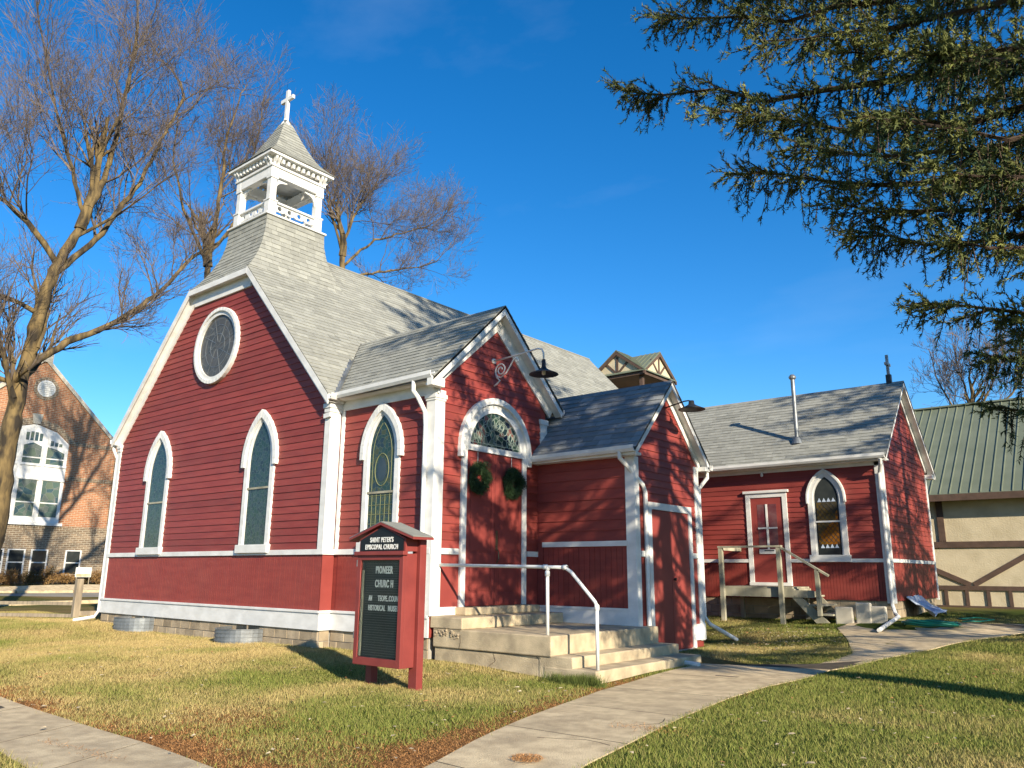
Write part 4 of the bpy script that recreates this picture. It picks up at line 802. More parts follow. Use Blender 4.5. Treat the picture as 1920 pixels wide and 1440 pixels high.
MB().lathe([(.0,5.24),(.035,5.23),(.04,5.10),(.06,5.06),(.12,5.02),(.27,4.955),(.275,4.945),(.12,5.0),(.05,5.02),(0,5.02)], (Px+1.245,1.80,0), 28).build('shade', DARKM, lm, True); MB().lathe([(0,4.93),(.035,4.95),(.035,5.02)], (Px+1.245,1.80,0), 12).build('bulb', WHITE, lm, True)
l2 = thing('wall_lamp', (Qx, YM, 4.6), 'plain dark disc lamp on a straight arm on the side entry gable', 'lamp')
MB().tube([(Qx+.03,YM,4.62),(Qx+.45,YM,4.70),(Qx+.55,YM,4.70),(Qx+.60,YM,4.66)], .014, 8).build('arm', DARKM, l2, True); MB().lathe([(0,4.70),(.05,4.69),(.06,4.62),(.10,4.59),(.26,4.52),(.262,4.51),(.1,4.56),(0,4.57)], (Qx+.60,YM,0), 28).build('shade', DARKM, l2, True)
def needles_ball(rs, n, c, rx, ry, rz, ln, wd, c1, c2, inner=.0, dirs=None):
    """n short leaf slivers through a volume -> verts, faces, colours"""
    d = rs.normal(size=(n,3)); d /= np.linalg.norm(d, axis=1)[:,None]; r = (inner+(1-inner)*rs.rand(n))**.6
    P = np.array(c)+d*r[:,None]*np.array([rx,ry,rz]); t = d+rs.normal(size=(n,3))*.7; t /= np.linalg.norm(t, axis=1)[:,None]; s_ = np.cross(t, rs.normal(size=(n,3))); s_ /= np.linalg.norm(s_, axis=1)[:,None]
    L = ln*rs.uniform(.6, 1.3, n)[:,None]; V = np.stack([P-s_*wd, P+s_*wd, P+t*L], 1).reshape(-1,3); k = rs.rand(n,1); return V, np.arange(3*n).reshape(-1,3), np.repeat(np.array(c1)*(1-k)+np.array(c2)*k, 3, 0)
for yw, zw, lb in ((1.36,3.06,'bushy evergreen wreath on the door leaf nearer the porch corner'), (2.34,3.05,'bushy evergreen wreath on the door leaf with the handle')):
    wr = thing('wreath', (Px+.1, yw, zw), lb, 'wreath', 'wreaths on the double door'); rs = np.random.RandomState(int(yw*100)); Vs, Fs, Cs = [], [], []; off = 0
    for k2 in range(70):
        a = rs.rand()*2*math.pi; rr = .12+.13*rs.rand(); V_, F_, C_ = needles_ball(rs, 130, (Px+.10+rs.uniform(-.03,.06), yw+rr*1.02*math.cos(a), zw+rr*1.2*math.sin(a)), .06, .07, .07, .05, .004, (.012,.03,.012), (.05,.10,.035)); Vs.append(V_); Fs.append(F_+off); Cs.append(C_); off += len(V_)
    np_mesh('greenery', np.concatenate(Vs), np.concatenate(Fs), WREATH, wr, 'stuff', {'col': ('FLOAT_COLOR', np.concatenate(Cs))}, 3)
    MB().tube([(Px+.07, yw+.2*math.cos(t), zw+.24*math.sin(t)) for t in np.linspace(0, 2*math.pi, 16)], .05, 6).build('ring', mat('wreath_core', (.02,.03,.015), None, rough=.9), wr); MB().tube([(Px+.04, yw, zw+.28), (Px+.04, yw, 3.56)], .006, 5).build('ribbon', WHITE, wr)
# ---------------------------------------------------------------- things along the front wall
for cx0, lb in ((-6.69, 'galvanised window well under the window nearer the downspout'), (-2.29, 'galvanised window well under the window nearer the porch')):
    g0 = float(gz(cx0, -.3)); ww = thing('window_well', (cx0, -.3, g0), lb, 'window well', 'window wells along the front wall')
    P = lambda r, n=18: [(cx0-.56*math.cos(math.pi*i/n)*r, -.02-.62*math.sin(math.pi*i/n)*r) for i in range(n+1)]; mb = MB()
    A_, B_ = P(1), P(.975)
    for za, zb, q in ((-.15,.05,1.),(.05,.08,1.02),(.08,.13,1.),(.13,.16,1.02),(.16,.20,1.),(.20,.23,1.02),(.23,.27,1.)):
        A_, B_ = P(q), P(q-.025)
        mb.strip([(x,y,g0+za) for x, y in A_], [(x,y,g0+za) for x, y in B_], (0,0,zb-za))
    mb.build('well_wall', GALV, ww); MB().strip([(x,y,g0+.27) for x, y in P(1.025)], [(x,y,g0+.27) for x, y in P(.97)], (0,0,.012)).build('rim', GALV, ww)
    bw = MB().box(cx0-.4,cx0+.4,-.012,.01,g0+.05,ZB-.01).build('window_pane', G_DARK, ww); box('mullion', WOODG, ww, cx0-.02, cx0+.02, -.025, -.013, g0+.05, ZB-.01)
fn = thing('rail_fence', (-11, .2, .05), 'low weathered wooden fence post with split rails by the church corner', 'fence')
MB().box(-11.07,-10.9,.12,.30,-.2,1.12).build('post', WOODG, fn, bevel=.02); MB().box(-15.3,-15.13,-2.0,-1.83,-.2,1.05).build('post', WOODG, fn, bevel=.02)
for z in (.14, .46): MB().bar((-11.0,.2,z),(-15.2,-1.9,z-.03),.07,.09).build('rail', WOODG, fn)
for z in (.2,): MB().bar((-10.95,.25,z),(-10.2,4.6,z),.09,.12).build('rail', WOODG, fn)
# ---------------------------------------------------------------- wooden stoop at the annex door
sp = thing('wooden_stoop', (4.3, 10.3, .3), 'weathered wooden stoop with railing at the annex door', 'stoop')
y0s, y1s = 9.85, YA-.03; zf = 1.05
for i in range(8): box('deck_board', WOODW, sp, 3.40, 5.2, y0s+i*.143, y0s+i*.143+.137, zf, zf+.04)
box('rim_joist', WOODW, sp, 3.38, 5.25, y0s-.045, y0s-.002, zf-.2, zf-.002); box('rim_joist', WOODW, sp, 5.2, 5.24, y0s, y1s, zf-.2, zf-.002); box('rim_joist', WOODW, sp, 3.38, 3.42, y0s, y1s, zf-.2, zf-.002); box('stair_board', WOODW, sp, 5.25, 5.72, y0s-.045, y0s-.002, zf-.2, zf-.03)
for x in (3.46, 4.96): box('post', WOODW, sp, x-.05, x+.05, y0s-.14, y0s-.046, .1, 2.02)
box('post', WOODW, sp, 3.41, 3.50, y1s-.1, y1s-.01, .1, zf); box('post', WOODW, sp, 5.1, 5.19, y1s-.1, y1s-.01, .1, zf)
MB().bar((3.40,y0s-.09,2.05),(5.04,y0s-.09,2.05),.12,.045).build('hand_rail', WOODW, sp); MB().bar((4.98,y0s-.09,2.04),(6.10,y0s-.09,1.36),.10,.045).build('hand_rail', WOODW, sp); MB().bar((3.45,y0s-.09,2.02),(3.45,y1s,2.02),.045,.1).build('hand_rail', WOODW, sp)
box('post', WOODW, sp, 5.80, 5.89, y0s-.14, y0s-.046, .45, 1.50)
MB().prism([(5.05,y0s-.02,.98),(5.28,y0s-.02,.98),(6.02,y0s-.02,.30),(5.72,y0s-.02,.28)], (0,.04,0)).build('stringer', WOODW, sp); MB().prism([(5.25,y1s-.1,.98),(5.4,y1s-.1,.98),(6.05,y1s-.1,.30),(5.8,y1s-.1,.28)], (0,.04,0)).build('stringer', WOODW, sp)
for i in range(3): box('tread', WOODW, sp, 5.26+.27*i, 5.58+.27*i, y0s-.05, y1s-.04, .86-.2*i, .90-.2*i)
for i, (x, wd, h) in enumerate(((6.32,.40,.36),(6.74,.34,.44),(7.05,.34,.36))):
    z = float(gz(x, 10.0)); s_ = MB().box(x-wd/2, x+wd/2, 9.92+.03*i, 10.06+.03*i, z-.05, z+h).build('concrete_block', LIME, None, bevel=.03); tag(s_, ('squat concrete slab leaning nearest the stoop steps', 'tall rounded slab between two shorter ones by the annex', 'concrete slab standing beside the annex downspout')[i], 'slab', 'slabs standing by the annex')
hz = float(gz(8.1, 9.8))+.05; P = []
for t in np.linspace(0, 7*2*math.pi, 190):
    k2 = t/(2*math.pi); P.append((8.15+(.50+.05*math.sin(k2*2.4))*math.cos(t)+.04*math.sin(k2*5), 9.85+(.42+.05*math.cos(k2*1.7))*math.sin(t), hz+.012+.012*k2+.008*math.sin(5*t)))
tag(MB().tube(P, .014, 6).build('garden_hose', HOSE, None, True), 'coiled green garden hose on the concrete walk', 'hose')
P = [(8.6,10.6,.42),(8.9,10.9,.42),(9.1,11.3,.45),(8.7,11.6,.46),(8.4,11.2,.44),(8.8,10.8,.43)]
tag(MB().tube(P, .014, 6).build('garden_hose', HOSE, None, True), 'short green hose end lying beyond the coil', 'hose')
nx_, ny_ = 14, 8; V = []; rs = np.random.RandomState(5)
for i in range(nx_):
    for j in range(ny_):
        u, v = i/(nx_-1), j/(ny_-1); V.append((X2+.05+.62*v+.07*math.sin(9*u+3*v)*v, 11.9+1.5*u+.1*math.sin(5*v), .86-.40*v**.6+.06*math.sin(11*u+3*v)*(.3+v)*.6+.04*rs.rand()))
F = [(i*ny_+j, (i+1)*ny_+j, (i+1)*ny_+j+1, i*ny_+j+1) for i in range(nx_-1) for j in range(ny_-1)]
o = np_mesh('plastic_sheet', V, F, TARP, None); tag(o, 'pale blue plastic sheet draped against the annex foundation', 'sheet'); sm = o.modifiers.new('thick', 'SOLIDIFY'); sm.thickness = .01
# ---------------------------------------------------------------- brick church over the street
BX = -34.; bk = thing('brick_church', (BX-6, 6.3, .7), 'orange brick church with a big pale traceried window across the street', 'church')
fB = Fr((BX,0,0), (0,1,0), (1,0,0)); YB = 6.4; HB = 4.45; bz = 12.75; ez = 8.35
fB.poly('wall', BRICKO, bk, [(YB-HB,3.5),(YB+HB,3.5),(YB+HB,ez),(YB,bz-.25),(YB-HB,ez)], -.4, 0); fB.plate('wall', BRICKD, bk, YB-HB, YB+HB, -.3, 3.5, -.4, .06)
MB().box(BX-16,BX-.41,YB-HB+.3,YB+HB-.3,0,ez).build('wall', BRICKO, bk)
fB.plate('buttress', BRICKD, bk, YB+HB-.1, YB+HB+.55, -.3, 7.9, -.5, .12)
for s_ in (-1, 1):
    fB.poly('coping', LIME, bk, [(YB+s_*(HB+.15),ez-.1),(YB,bz),(YB,bz-.28),(YB+s_*(HB+.15),ez-.38)], -.45, .1)
    MB().prism([(BX-.46,YB+s_*(HB+.1),ez-.3),(BX-.46,YB,bz-.4),(BX-16,YB,bz-.4),(BX-16,YB+s_*(HB+.1),ez-.3)], (0,0,.1)).build('roof', DECK, bk)
fB.plate('coping_block', LIME, bk, YB-.35, YB+.35, bz-.35, bz+.12, -.46, .12); fB.plate('buttress_cap', LIME, bk, YB+HB-.12, YB+HB+.5, 3.5, 3.75, -.05, .2)
for z0, z1, a, b in ((3.35,3.6,YB-HB,YB+HB-.1), (6.1,6.3,YB+1.85,YB+HB-.12), (8.0,8.2,YB+2.0,YB+HB-.12)): 
    for k2, u in enumerate(np.arange(a, b, .13)): fB.plate('header_brick', BRICKD, bk, u+.012, u+.118, z0, z1, .062 if z1 < 4 else .002, .085 if z1 < 4 else .03)
yw0, yw1 = YB-1.78, YB+1.78; 
seg = lambda r, z0, n=12: [(YB+r*1.78*math.cos(math.pi-math.pi*i/n), z0+.95*math.sin(math.pi*i/n)) for i in range(n+1)]
big = fB.poly('great_window', WHITE, bk, [(yw0,3.75),(yw1,3.75),(yw1,8.05),(YB+1.1,8.62),(YB,8.95),(YB-1.1,8.62),(yw0,8.05)], -.1, .03)
for c in (-1.17, 0, 1.17):
    for z0, z1 in ((4.05,4.75),(4.82,5.95)): fB.plate('pane', G_BRK, big, YB+c-.44, YB+c+.44, z0, z1, .031, .04)
    fB.poly('pane', G_BRK, big, [(YB+c-.44,6.85),(YB+c+.44,6.85),(YB+c+.44,7.78 if c <= 0 else 7.5),(YB+c,7.95 if c == 0 else 7.7),(YB+c-.44,7.78 if c >= 0 else 7.5)], .031, .04)
    for k2 in range(4 if c == 0 else 3):
        u = YB+c-.40+.22*k2+(.0 if c == 0 else .08); t = 8.55-.28*abs(u+.1-YB)*.9-(.18 if c else 0); fB.plate('pane', G_BRK, big, u, u+.16, 8.05-(.0 if c == 0 else .2), t, .031, .04)
for u in (-.585, .585): fB.plate('mullion', WHITE, big, YB+u-.08, YB+u+.08, 3.76, 8.5, .03, .09)
for z in (5.98, 6.72): fB.plate('transom', WHITE, big, yw0, yw1, z, z+.12, .03, .10)
for c in (-1.17, 0, 1.17): fB.plate('meeting_rail', WHITE, big, YB+c-.44, YB+c+.44, 4.755, 4.815, .035, .06); fB.plate('meeting_rail', WHITE, big, YB+c-.44, YB+c+.44, 7.12, 7.18, .041, .06)
fB.plate('sill', WHITE, big, yw0-.15, yw1+.15, 3.6, 3.75, .0, .2)
hd_o = [(-2.2,7.85),(-1.2,8.75),(0,9.1),(1.2,8.75),(2.2,7.85)]; hd_i = [(-1.8,8.07),(-1.12,8.66),(0,8.98),(1.12,8.66),(1.8,8.07)]; sc_ = lambda L, f_: [(YB+a*1.0, b+f_) for a, b in L]
MB().strip([fB.p(*q, .002) for q in sc_(hd_i, 0)], [fB.p(*q, .002) for q in sc_(hd_o, .25)], fB.n*.06).build('arch', BRICKD, bk); fB.poly('keystone', LIME, bk, [(YB-.17,8.95),(YB+.17,8.95),(YB+.26,9.5),(YB-.26,9.5)], .0, .12)
vt = MB().prism([fB.p(YB+.25+.46*math.cos(t), 10.95+.46*math.sin(t), .002) for t in np.linspace(0, 2*math.pi, 20, endpoint=False)], fB.n*.03).build('round_vent', WHITE, bk)
for z in np.arange(10.62, 11.3, .11): 
    hw = math.sqrt(max(.01, .40**2-(z-10.95)**2)); fB.plate('louvre', WHITE, vt, YB+.25-hw, YB+.25+hw, z, z+.05, .032, .07)
MB().strip([fB.p(YB+.25+.47*math.cos(t), 10.95+.47*math.sin(t), .002) for t in np.linspace(0, 2*math.pi, 21)], [fB.p(YB+.25+.64*math.cos(t), 10.95+.64*math.sin(t), .002) for t in np.linspace(0, 2*math.pi, 21)], fB.n*.03).build('brick_ring', BRICKD, vt)
for c in (YB-2.6, YB-1.05, YB-.05, YB+1.05, YB+2.75):
    wv = fB.plate('window', WHITE, bk, c-.42, c+.42, 1.02, 2.36, .055, .09)
    for z0, z1 in ((1.08,1.66),(1.72,2.30)): fB.plate('pane', G_DARK, wv, c-.34, c+.34, z0, z1, .091, .096)
lsn = thing('yard_sign', (-32.6, 9.2, .75), 'small pale yard sign on short legs beside the brick church', 'sign'); MB().box(-32.62,-32.58,8.85,9.65,.95,1.45).build('panel', WHITE, lsn)
MB().box(-32.578,-32.574,8.88,9.62,.97,1.12).build('lower_band', mat('orange_print', (.5,.28,.15), (.6,.5,.35), 6, .7), lsn)
for y in (8.9, 9.55): box('leg', WOODG, lsn, -32.62, -32.58, y, y+.04, .5, .95)
for i in range(12):
    y = 1.8+.85*i; rs = np.random.RandomState(70+i); hgt = rs.uniform(.22, .5); z = float(gz(-33.1, y)); V_, F_, C_ = needles_ball(rs, 1500, (-33.2+rs.uniform(-.2,.2), y, z+hgt*.6), .45, .5, hgt, .12, .014, (.16,.08,.03), (.36,.22,.08) if i % 3 else (.10,.09,.03))
    b_ = thing('shrub', (-33.2, y, z), ('reddish brown autumn shrub along the brick church wall' if i % 3 else 'greener dark shrub along the brick church wall'), 'shrub', 'shrubs at the foot of the brick church'); np_mesh('foliage', V_, F_, BUSH, b_, 'stuff', {'col': ('FLOAT_COLOR', C_)}, 3); MB().tube([(-33.2,y,z-.1),(-33.2,y,z+hgt*.7)], .025, 5).build('stem', TWIG, b_)
# ---------------------------------------------------------------- half-timbered hall and its turret
hl = thing('half_timbered_hall', (12, 26, .35), 'cream half-timbered hall with a green ribbed metal roof', 'building'); YH = 21.; fH = Fr((0,YH,0), (1,0,0), (0,-1,0))
fH.plate('wall', STUCCO, hl, -2, 26, .2, 4.3, -.2, 0); MB().box(-2,26,YH+.21,YH+9.8,.1,4.3).build('wall', STUCCO, hl)
zl, zr_ = 4.05, 7.95; yl, yr_ = YH-.5, YH+4.6; sl_ = (zr_-zl)/(yr_-yl)
MB().prism([(-2.5,yl,zl),(26.5,yl,zl),(26.5,yr_,zr_),(-2.5,yr_,zr_)], (0,0,-.12)).prism([(-2.5,yr_,zr_),(26.5,yr_,zr_),(26.5,yr_+5.2,zl),(-2.5,yr_+5.2,zl)], (0,0,-.12)).build('roof', GREENR, hl)
for i, x in enumerate(np.arange(2.2, 14.0, .305)):
    MB().hexa([(x,yl-.005,zl+.002),(x+.30,yl-.005,zl+.002),(x+.30,yr_,zr_+.002),(x,yr_,zr_+.002)], [(x+.03,yl-.005,zl+.012),(x+.26,yl-.005,zl+.012),(x+.26,yr_,zr_+.012),(x+.03,yr_,zr_+.012)]).build('roof_panel', GREENR, hl)
    MB().hexa([(x-.02,yl-.006,zl+.005),(x+.025,yl-.006,zl+.005),(x+.025,yr_,zr_+.005),(x-.02,yr_,zr_+.005)], [(x-.01,yl-.006,zl+.05),(x+.015,yl-.006,zl+.05),(x+.015,yr_,zr_+.05),(x-.01,yr_,zr_+.05)]).build('roof_rib', GREENR, hl)
box('ridge_cap', GREENR, hl, -2.5, 26.5, yr_-.12, yr_+.12, zr_+.01, zr_+.07); box('fascia', TIMBER, hl, -2.5, 26.5, yl-.03, yl-.007, zl-.22, zl); box('soffit', TIMBER, hl, -2.5, 26.5, yl, YH-.01, zl-.16, zl-.13)
fH.plate('timber', TIMBER, hl, -2, 26, 2.30, 2.50, .003, .05); fH.plate('timber', TIMBER, hl, -2, 26, .92, 1.06, .003, .05); fH.plate('timber', TIMBER, hl, -2, 26, .25, .42, .003, .05)
for x in (6.32, 9.6, 12.9): fH.plate('timber', TIMBER, hl, x-.1, x+.1, 2.505, 3.9, .003, .05)
for x0, z0, x1, z1 in ((7.1,1.09,9.1,2.28),(7.0,1.09,5.6,1.75),(9.8,2.28,11.8,1.09)): MB().bar(fH.p(x0,z0,.02), fH.p(x1,z1,.02), .05, .16).build('timber', TIMBER, hl)
for x in np.arange(5.0, 13, .62): fH.plate('timber', TIMBER, hl, x-.05, x+.05, .425, .915, .003, .045)
MB().bar((7.1,YH-.03,4.05),(26,YH-.5,4.05),.012).build('cable', DARKM, hl)
tu = thing('roof_turret', (-9.4, 29.2, 0), 'half-timbered turret with a green cross-gabled roof behind the church', 'turret'); tx, ty, th_ = -10.35, 28.95, 1.72; ze = 12.1; zp = 13.5
for sx in (-1, 1):
    for sy in (-1, 1): box('post', TIMBER, tu, tx+sx*1.35-.1, tx+sx*1.35+.1, ty+sy*1.35-.1, ty+sy*1.35+.1, 7.5, ze)
box('base', STUCCO, tu, tx-1.5, tx+1.5, ty-1.5, ty+1.5, 0, 10.2); box('ceiling', TIMBER, tu, tx-1.6, tx+1.6, ty-1.6, ty+1.6, ze-.12, ze)
for fr in (Fr((tx,ty-th_,0),(1,0,0),(0,-1,0)), Fr((tx+th_,ty,0),(0,1,0),(1,0,0)), Fr((tx,ty+th_,0),(-1,0,0),(0,1,0)), Fr((tx-th_,ty,0),(0,-1,0),(-1,0,0))):
    g = fr.poly('gable', STUCCO, tu, [(-th_,ze),(th_,ze),(0,zp-.15)], -.1, -.05)
    fr.plate('timber', TIMBER, tu, -th_, th_, ze-.13, ze+.08, -.06, .0); fr.plate('timber', TIMBER, tu, -.07, .07, ze+.08, zp-.3, -.049, -.01)
    for s_ in (-1, 1): MB().bar(fr.p(0, ze+.1, -.03), fr.p(s_*.85, ze+.9, -.03), .04, .12).build('timber', TIMBER, tu); fr.poly('rake_board', TIMBER, tu, [(s_*(th_+.12),ze-.12),(s_*(th_+.12),ze+.05),(0,zp+.03),(0,zp-.2)], -.01, .08)
    for s_ in (-1, 1): fr.poly('roof_slope', GREENR, tu, [(s_*(th_+.12),ze+.05),(s_*(th_+.12),ze+.09),(0,zp+.07),(0,zp+.03)], -th_, .09)
    for s_ in (-1, 1):
        for k2 in range(5):
            d0 = .05-.3*k2; e = max(.05, 1-.17*k2); MB().bar(fr.p(s_*(th_+.1)*min(1, e), ze+.12+(zp-ze)*(1-e), d0), fr.p(0, zp+.09, d0), .03, .03).build('roof_rib', GREENR, tu)
# ---------------------------------------------------------------- trees
def tubes_np(P0, P1, R0, R1, k):
    """many tapered k-sided tubes at once"""
    P0, P1, R0, R1 = map(np.asarray, (P0, P1, R0, R1)); D = P1-P0; D = D/(np.linalg.norm(D, axis=1)[:,None]+1e-9)
    ref = np.where(np.abs(D[:,2:3]) > .9, np.array([[1.,0,0]]), np.array([[0,0,1.]])); A_ = np.cross(D, ref); A_ /= np.linalg.norm(A_, axis=1)[:,None]+1e-9; B_ = np.cross(D, A_)
    th = 2*math.pi*np.arange(k)/k; ring = A_[:,None,:]*np.cos(th)[None,:,None]+B_[:,None,:]*np.sin(th)[None,:,None]
    V = np.concatenate([P0[:,None]+ring*R0[:,None,None], P1[:,None]+ring*R1[:,None,None]], 1).reshape(-1,3)
    j = np.arange(k); base = np.stack([j, (j+1)%k, k+(j+1)%k, k+j], 1); F = (base[None]+np.arange(len(P0))[:,None,None]*2*k).reshape(-1,4); return V, F
def unit(v): return v/(np.linalg.norm(v)+1e-9)
def grow(rs, segs, p, d, ln, r, lev, maxlev, up=.08, sub=None):
    n = 5 if lev < maxlev else 3; pts = [p]; rad = [r]; step = ln/n
    for i in range(n):
        d = unit(d+rs.normal(size=3)*(.10 if lev == 0 else .17)+np.array([0,0,up])); p = p+d*step; pts.append(p); rad.append(r*(1-.72*(i+1)/n))
    for i in range(n): segs.append((pts[i], pts[i+1], rad[i], rad[i+1], lev))
    if lev >= maxlev: return
    nc = {0: 7, 1: 8, 2: 6, 3: 3}.get(lev, 4) if sub is None else sub[min(lev, len(sub)-1)]
    for c in range(nc):
        t = rs.uniform(.22 if lev == 0 else .12, 1.); i = min(int(t*n), n-1); q = pts[i]+(pts[i+1]-pts[i])*(t*n-i); ax = unit(pts[i+1]-pts[i])
        s_ = unit(np.cross(ax, rs.normal(size=3))); an_ = rs.uniform(.35, .8); nd = unit(ax*math.cos(an_)+s_*math.sin(an_)+np.array([0,0,.12]))
        grow(rs, segs, q, nd, ln*rs.uniform(.45, .75)*(1.1-.35*t), max(.004, rad[i]*rs.uniform(.45, .65)), lev+1, maxlev, up, sub)
def bare_tree(limbs, label, group, seed, sub=None, maxlev=4, rmin=.005):
    """limbs: list of (points, r0, r1, spread of side branches, their length)"""
    rs = np.random.RandomState(seed); segs = []; base = limbs[0][0][0]; trunk = []
    for pts, r0, r1, nb, bl in limbs:
        pts = [np.array(p, float) for p in pts]; n = len(pts); rr = np.linspace(r0, r1, n)*.70
        for i in range(n-1): trunk.append((pts[i], pts[i+1], rr[i], rr[i+1], 0))
        for k2 in range(nb):
            t = rs.uniform(.25, 1) if n > 2 else rs.uniform(.3, 1); i = min(int(t*(n-1)), n-2); q = pts[i]+(pts[i+1]-pts[i])*(t*(n-1)-i); ax = unit(pts[i+1]-pts[i]); s_ = unit(np.cross(ax, rs.normal(size=3))); a_ = rs.uniform(.4, .9)
            grow(rs, segs, q, unit(ax*math.cos(a_)+s_*math.sin(a_)+np.array([0,0,.25])), bl*rs.uniform(.7, 1.25), max(.018, rr[i]*.38), 1, maxlev, .07, sub)
        grow(rs, segs, pts[-1], unit(pts[-1]-pts[-2]), bl*1.25, r1, 1, maxlev, .06, sub)
    t = thing('bare_tree', tuple(base), label, 'tree', group)
    mb = MB()
    for pts, r0, r1, nb, bl in limbs:                        # one smooth, slightly knotted tube per limb
        P = np.array(pts, float); n = len(P); d_ = np.r_[0, np.cumsum(np.linalg.norm(np.diff(P, axis=0), axis=1))]; m = max(8, int(d_[-1]/.35)); tt = np.linspace(0, d_[-1], m)
        Q = np.stack([np.interp(tt, d_, P[:,i]) for i in range(3)], 1)
        for _ in range(3): Q[1:-1] = (Q[:-2]+2*Q[1:-1]+Q[2:])/4
        rr = np.interp(tt, [0, d_[-1]], [r0, r1])*.70*(1+.07*rs.normal(size=m)); Q[1:-1] += rs.normal(size=(m-2,3))*.03
        mb.tube([tuple(q) for q in Q], [float(x) for x in rr], 12)
    mb.build('trunk', BARK, t, True)
    big = [s for s in segs if s[2] > .05]; small = [s for s in segs if s[2] <= .05]
    if big:
        V, F = tubes_np(*[np.array([s[i] for s in big]) for i in range(4)], 7); np_mesh('limbs', V, F, BARK, t, 'stuff')
    V, F = tubes_np(np.array([s[0] for s in small]), np.array([s[1] for s in small]), np.maximum([s[2] for s in small], rmin), np.maximum([s[3] for s in small], rmin*.8), 3); np_mesh('crown', V, F, TWIG, t, 'stuff')
    return len(segs)
X_ = -16.
c = lambda px, py, x=X_: tuple(ray_at('x', x, px, py))
g0 = float(gz(-16, -.9))
n1 = bare_tree([([(-16,-.95,g0-.3), c(-8,1000), c(4,900), c(20,800), c(45,690), c(75,590), c(95,520), c(150,430)], .50, .20, 7, 3.6), ([c(150,430), c(200,330), c(230,200), c(250,110)], .18, .07, 12, 3.6), ([c(110,500), c(60,420), c(10,380), c(-60,330)], .17, .07, 11, 3.4),
 ([c(95,520), c(190,440), c(270,330), c(330,210)], .17, .06, 12, 3.4), ([c(40,695), c(130,640), c(230,600), c(310,540), c(350,490), c(430,440)], .20, .06, 12, 2.4), ([c(75,590), c(20,560), c(-60,540)], .14, .06, 6, 3.), ([c(160,420), c(130,300), c(100,180)], .12, .05, 11, 3.2), ([c(30,720), c(-40,700), c(-120,660)], .13,.06,5,3.)],
 'tall bare tree with a pale forked trunk in front of the brick church', 'bare street trees', 4)
c2 = lambda px, py: c(px, py, -17.)
g0 = float(gz(-17, 6.2))
n2 = bare_tree([([(-17,6.2,g0-.3), c2(386,900), c2(388,600), c2(390,500)], .32, .20, 0, 2), ([c2(390,500), c2(402,420), c2(420,330), c2(418,270), c2(440,215)], .17, .05, 13, 2.9), ([c2(390,500), c2(360,430), c2(335,360), c2(325,300)], .12, .045, 9, 2.8), ([c2(390,480), c2(440,420), c2(470,340), c2(480,270)], .11, .04, 9, 2.6)],
 'bare tree rising behind the church rake and the bell tower', 'bare street trees', 9)
c3 = lambda px, py: c(px, py, -15.)
g0 = float(gz(-15, 12.3))
n3 = bare_tree([([(-15,12.3,g0-.3), c3(650,800), c3(645,560), c3(642,480)], .3, .18, 0, 2), ([c3(642,480), c3(655,420), c3(672,390), c3(690,365)], .13, .045, 16, 2.7), ([c3(642,500), c3(700,450), c3(750,440), c3(800,425)], .10, .04, 14, 2.5), ([c3(645,480), c3(620,400), c3(618,385), c3(612,350)], .11, .04, 12, 2.4), ([c3(642,520), c3(720,510), c3(790,500)], .1, .04, 11, 2.2)],
 'bare tree standing behind the bell tower and nave roof ridge', 'bare street trees', 14)
c4 = lambda px, py: tuple(ray_at('y', 40., px, py))
g0 = float(gz(5, 40))
n4 = bare_tree([([(5.2,40,g0-.3), c4(1830,900), c4(1825,790)], .3, .2, 0, 2), ([c4(1825,790), c4(1815,740), c4(1800,700)], .12, .05, 10, 2.2), ([c4(1825,790), c4(1850,740), c4(1870,700)], .12, .05, 9, 2.2), ([c4(1825,800), c4(1780,760), c4(1762,720)], .1, .05, 8, 1.9), ([c4(1825,800), c4(1890,750), c4(1920,700)], .1, .05, 8, 2.2)],
 'small bare tree beyond the green metal roof', None, 19, sub=(5,5,4,3), rmin=.009)
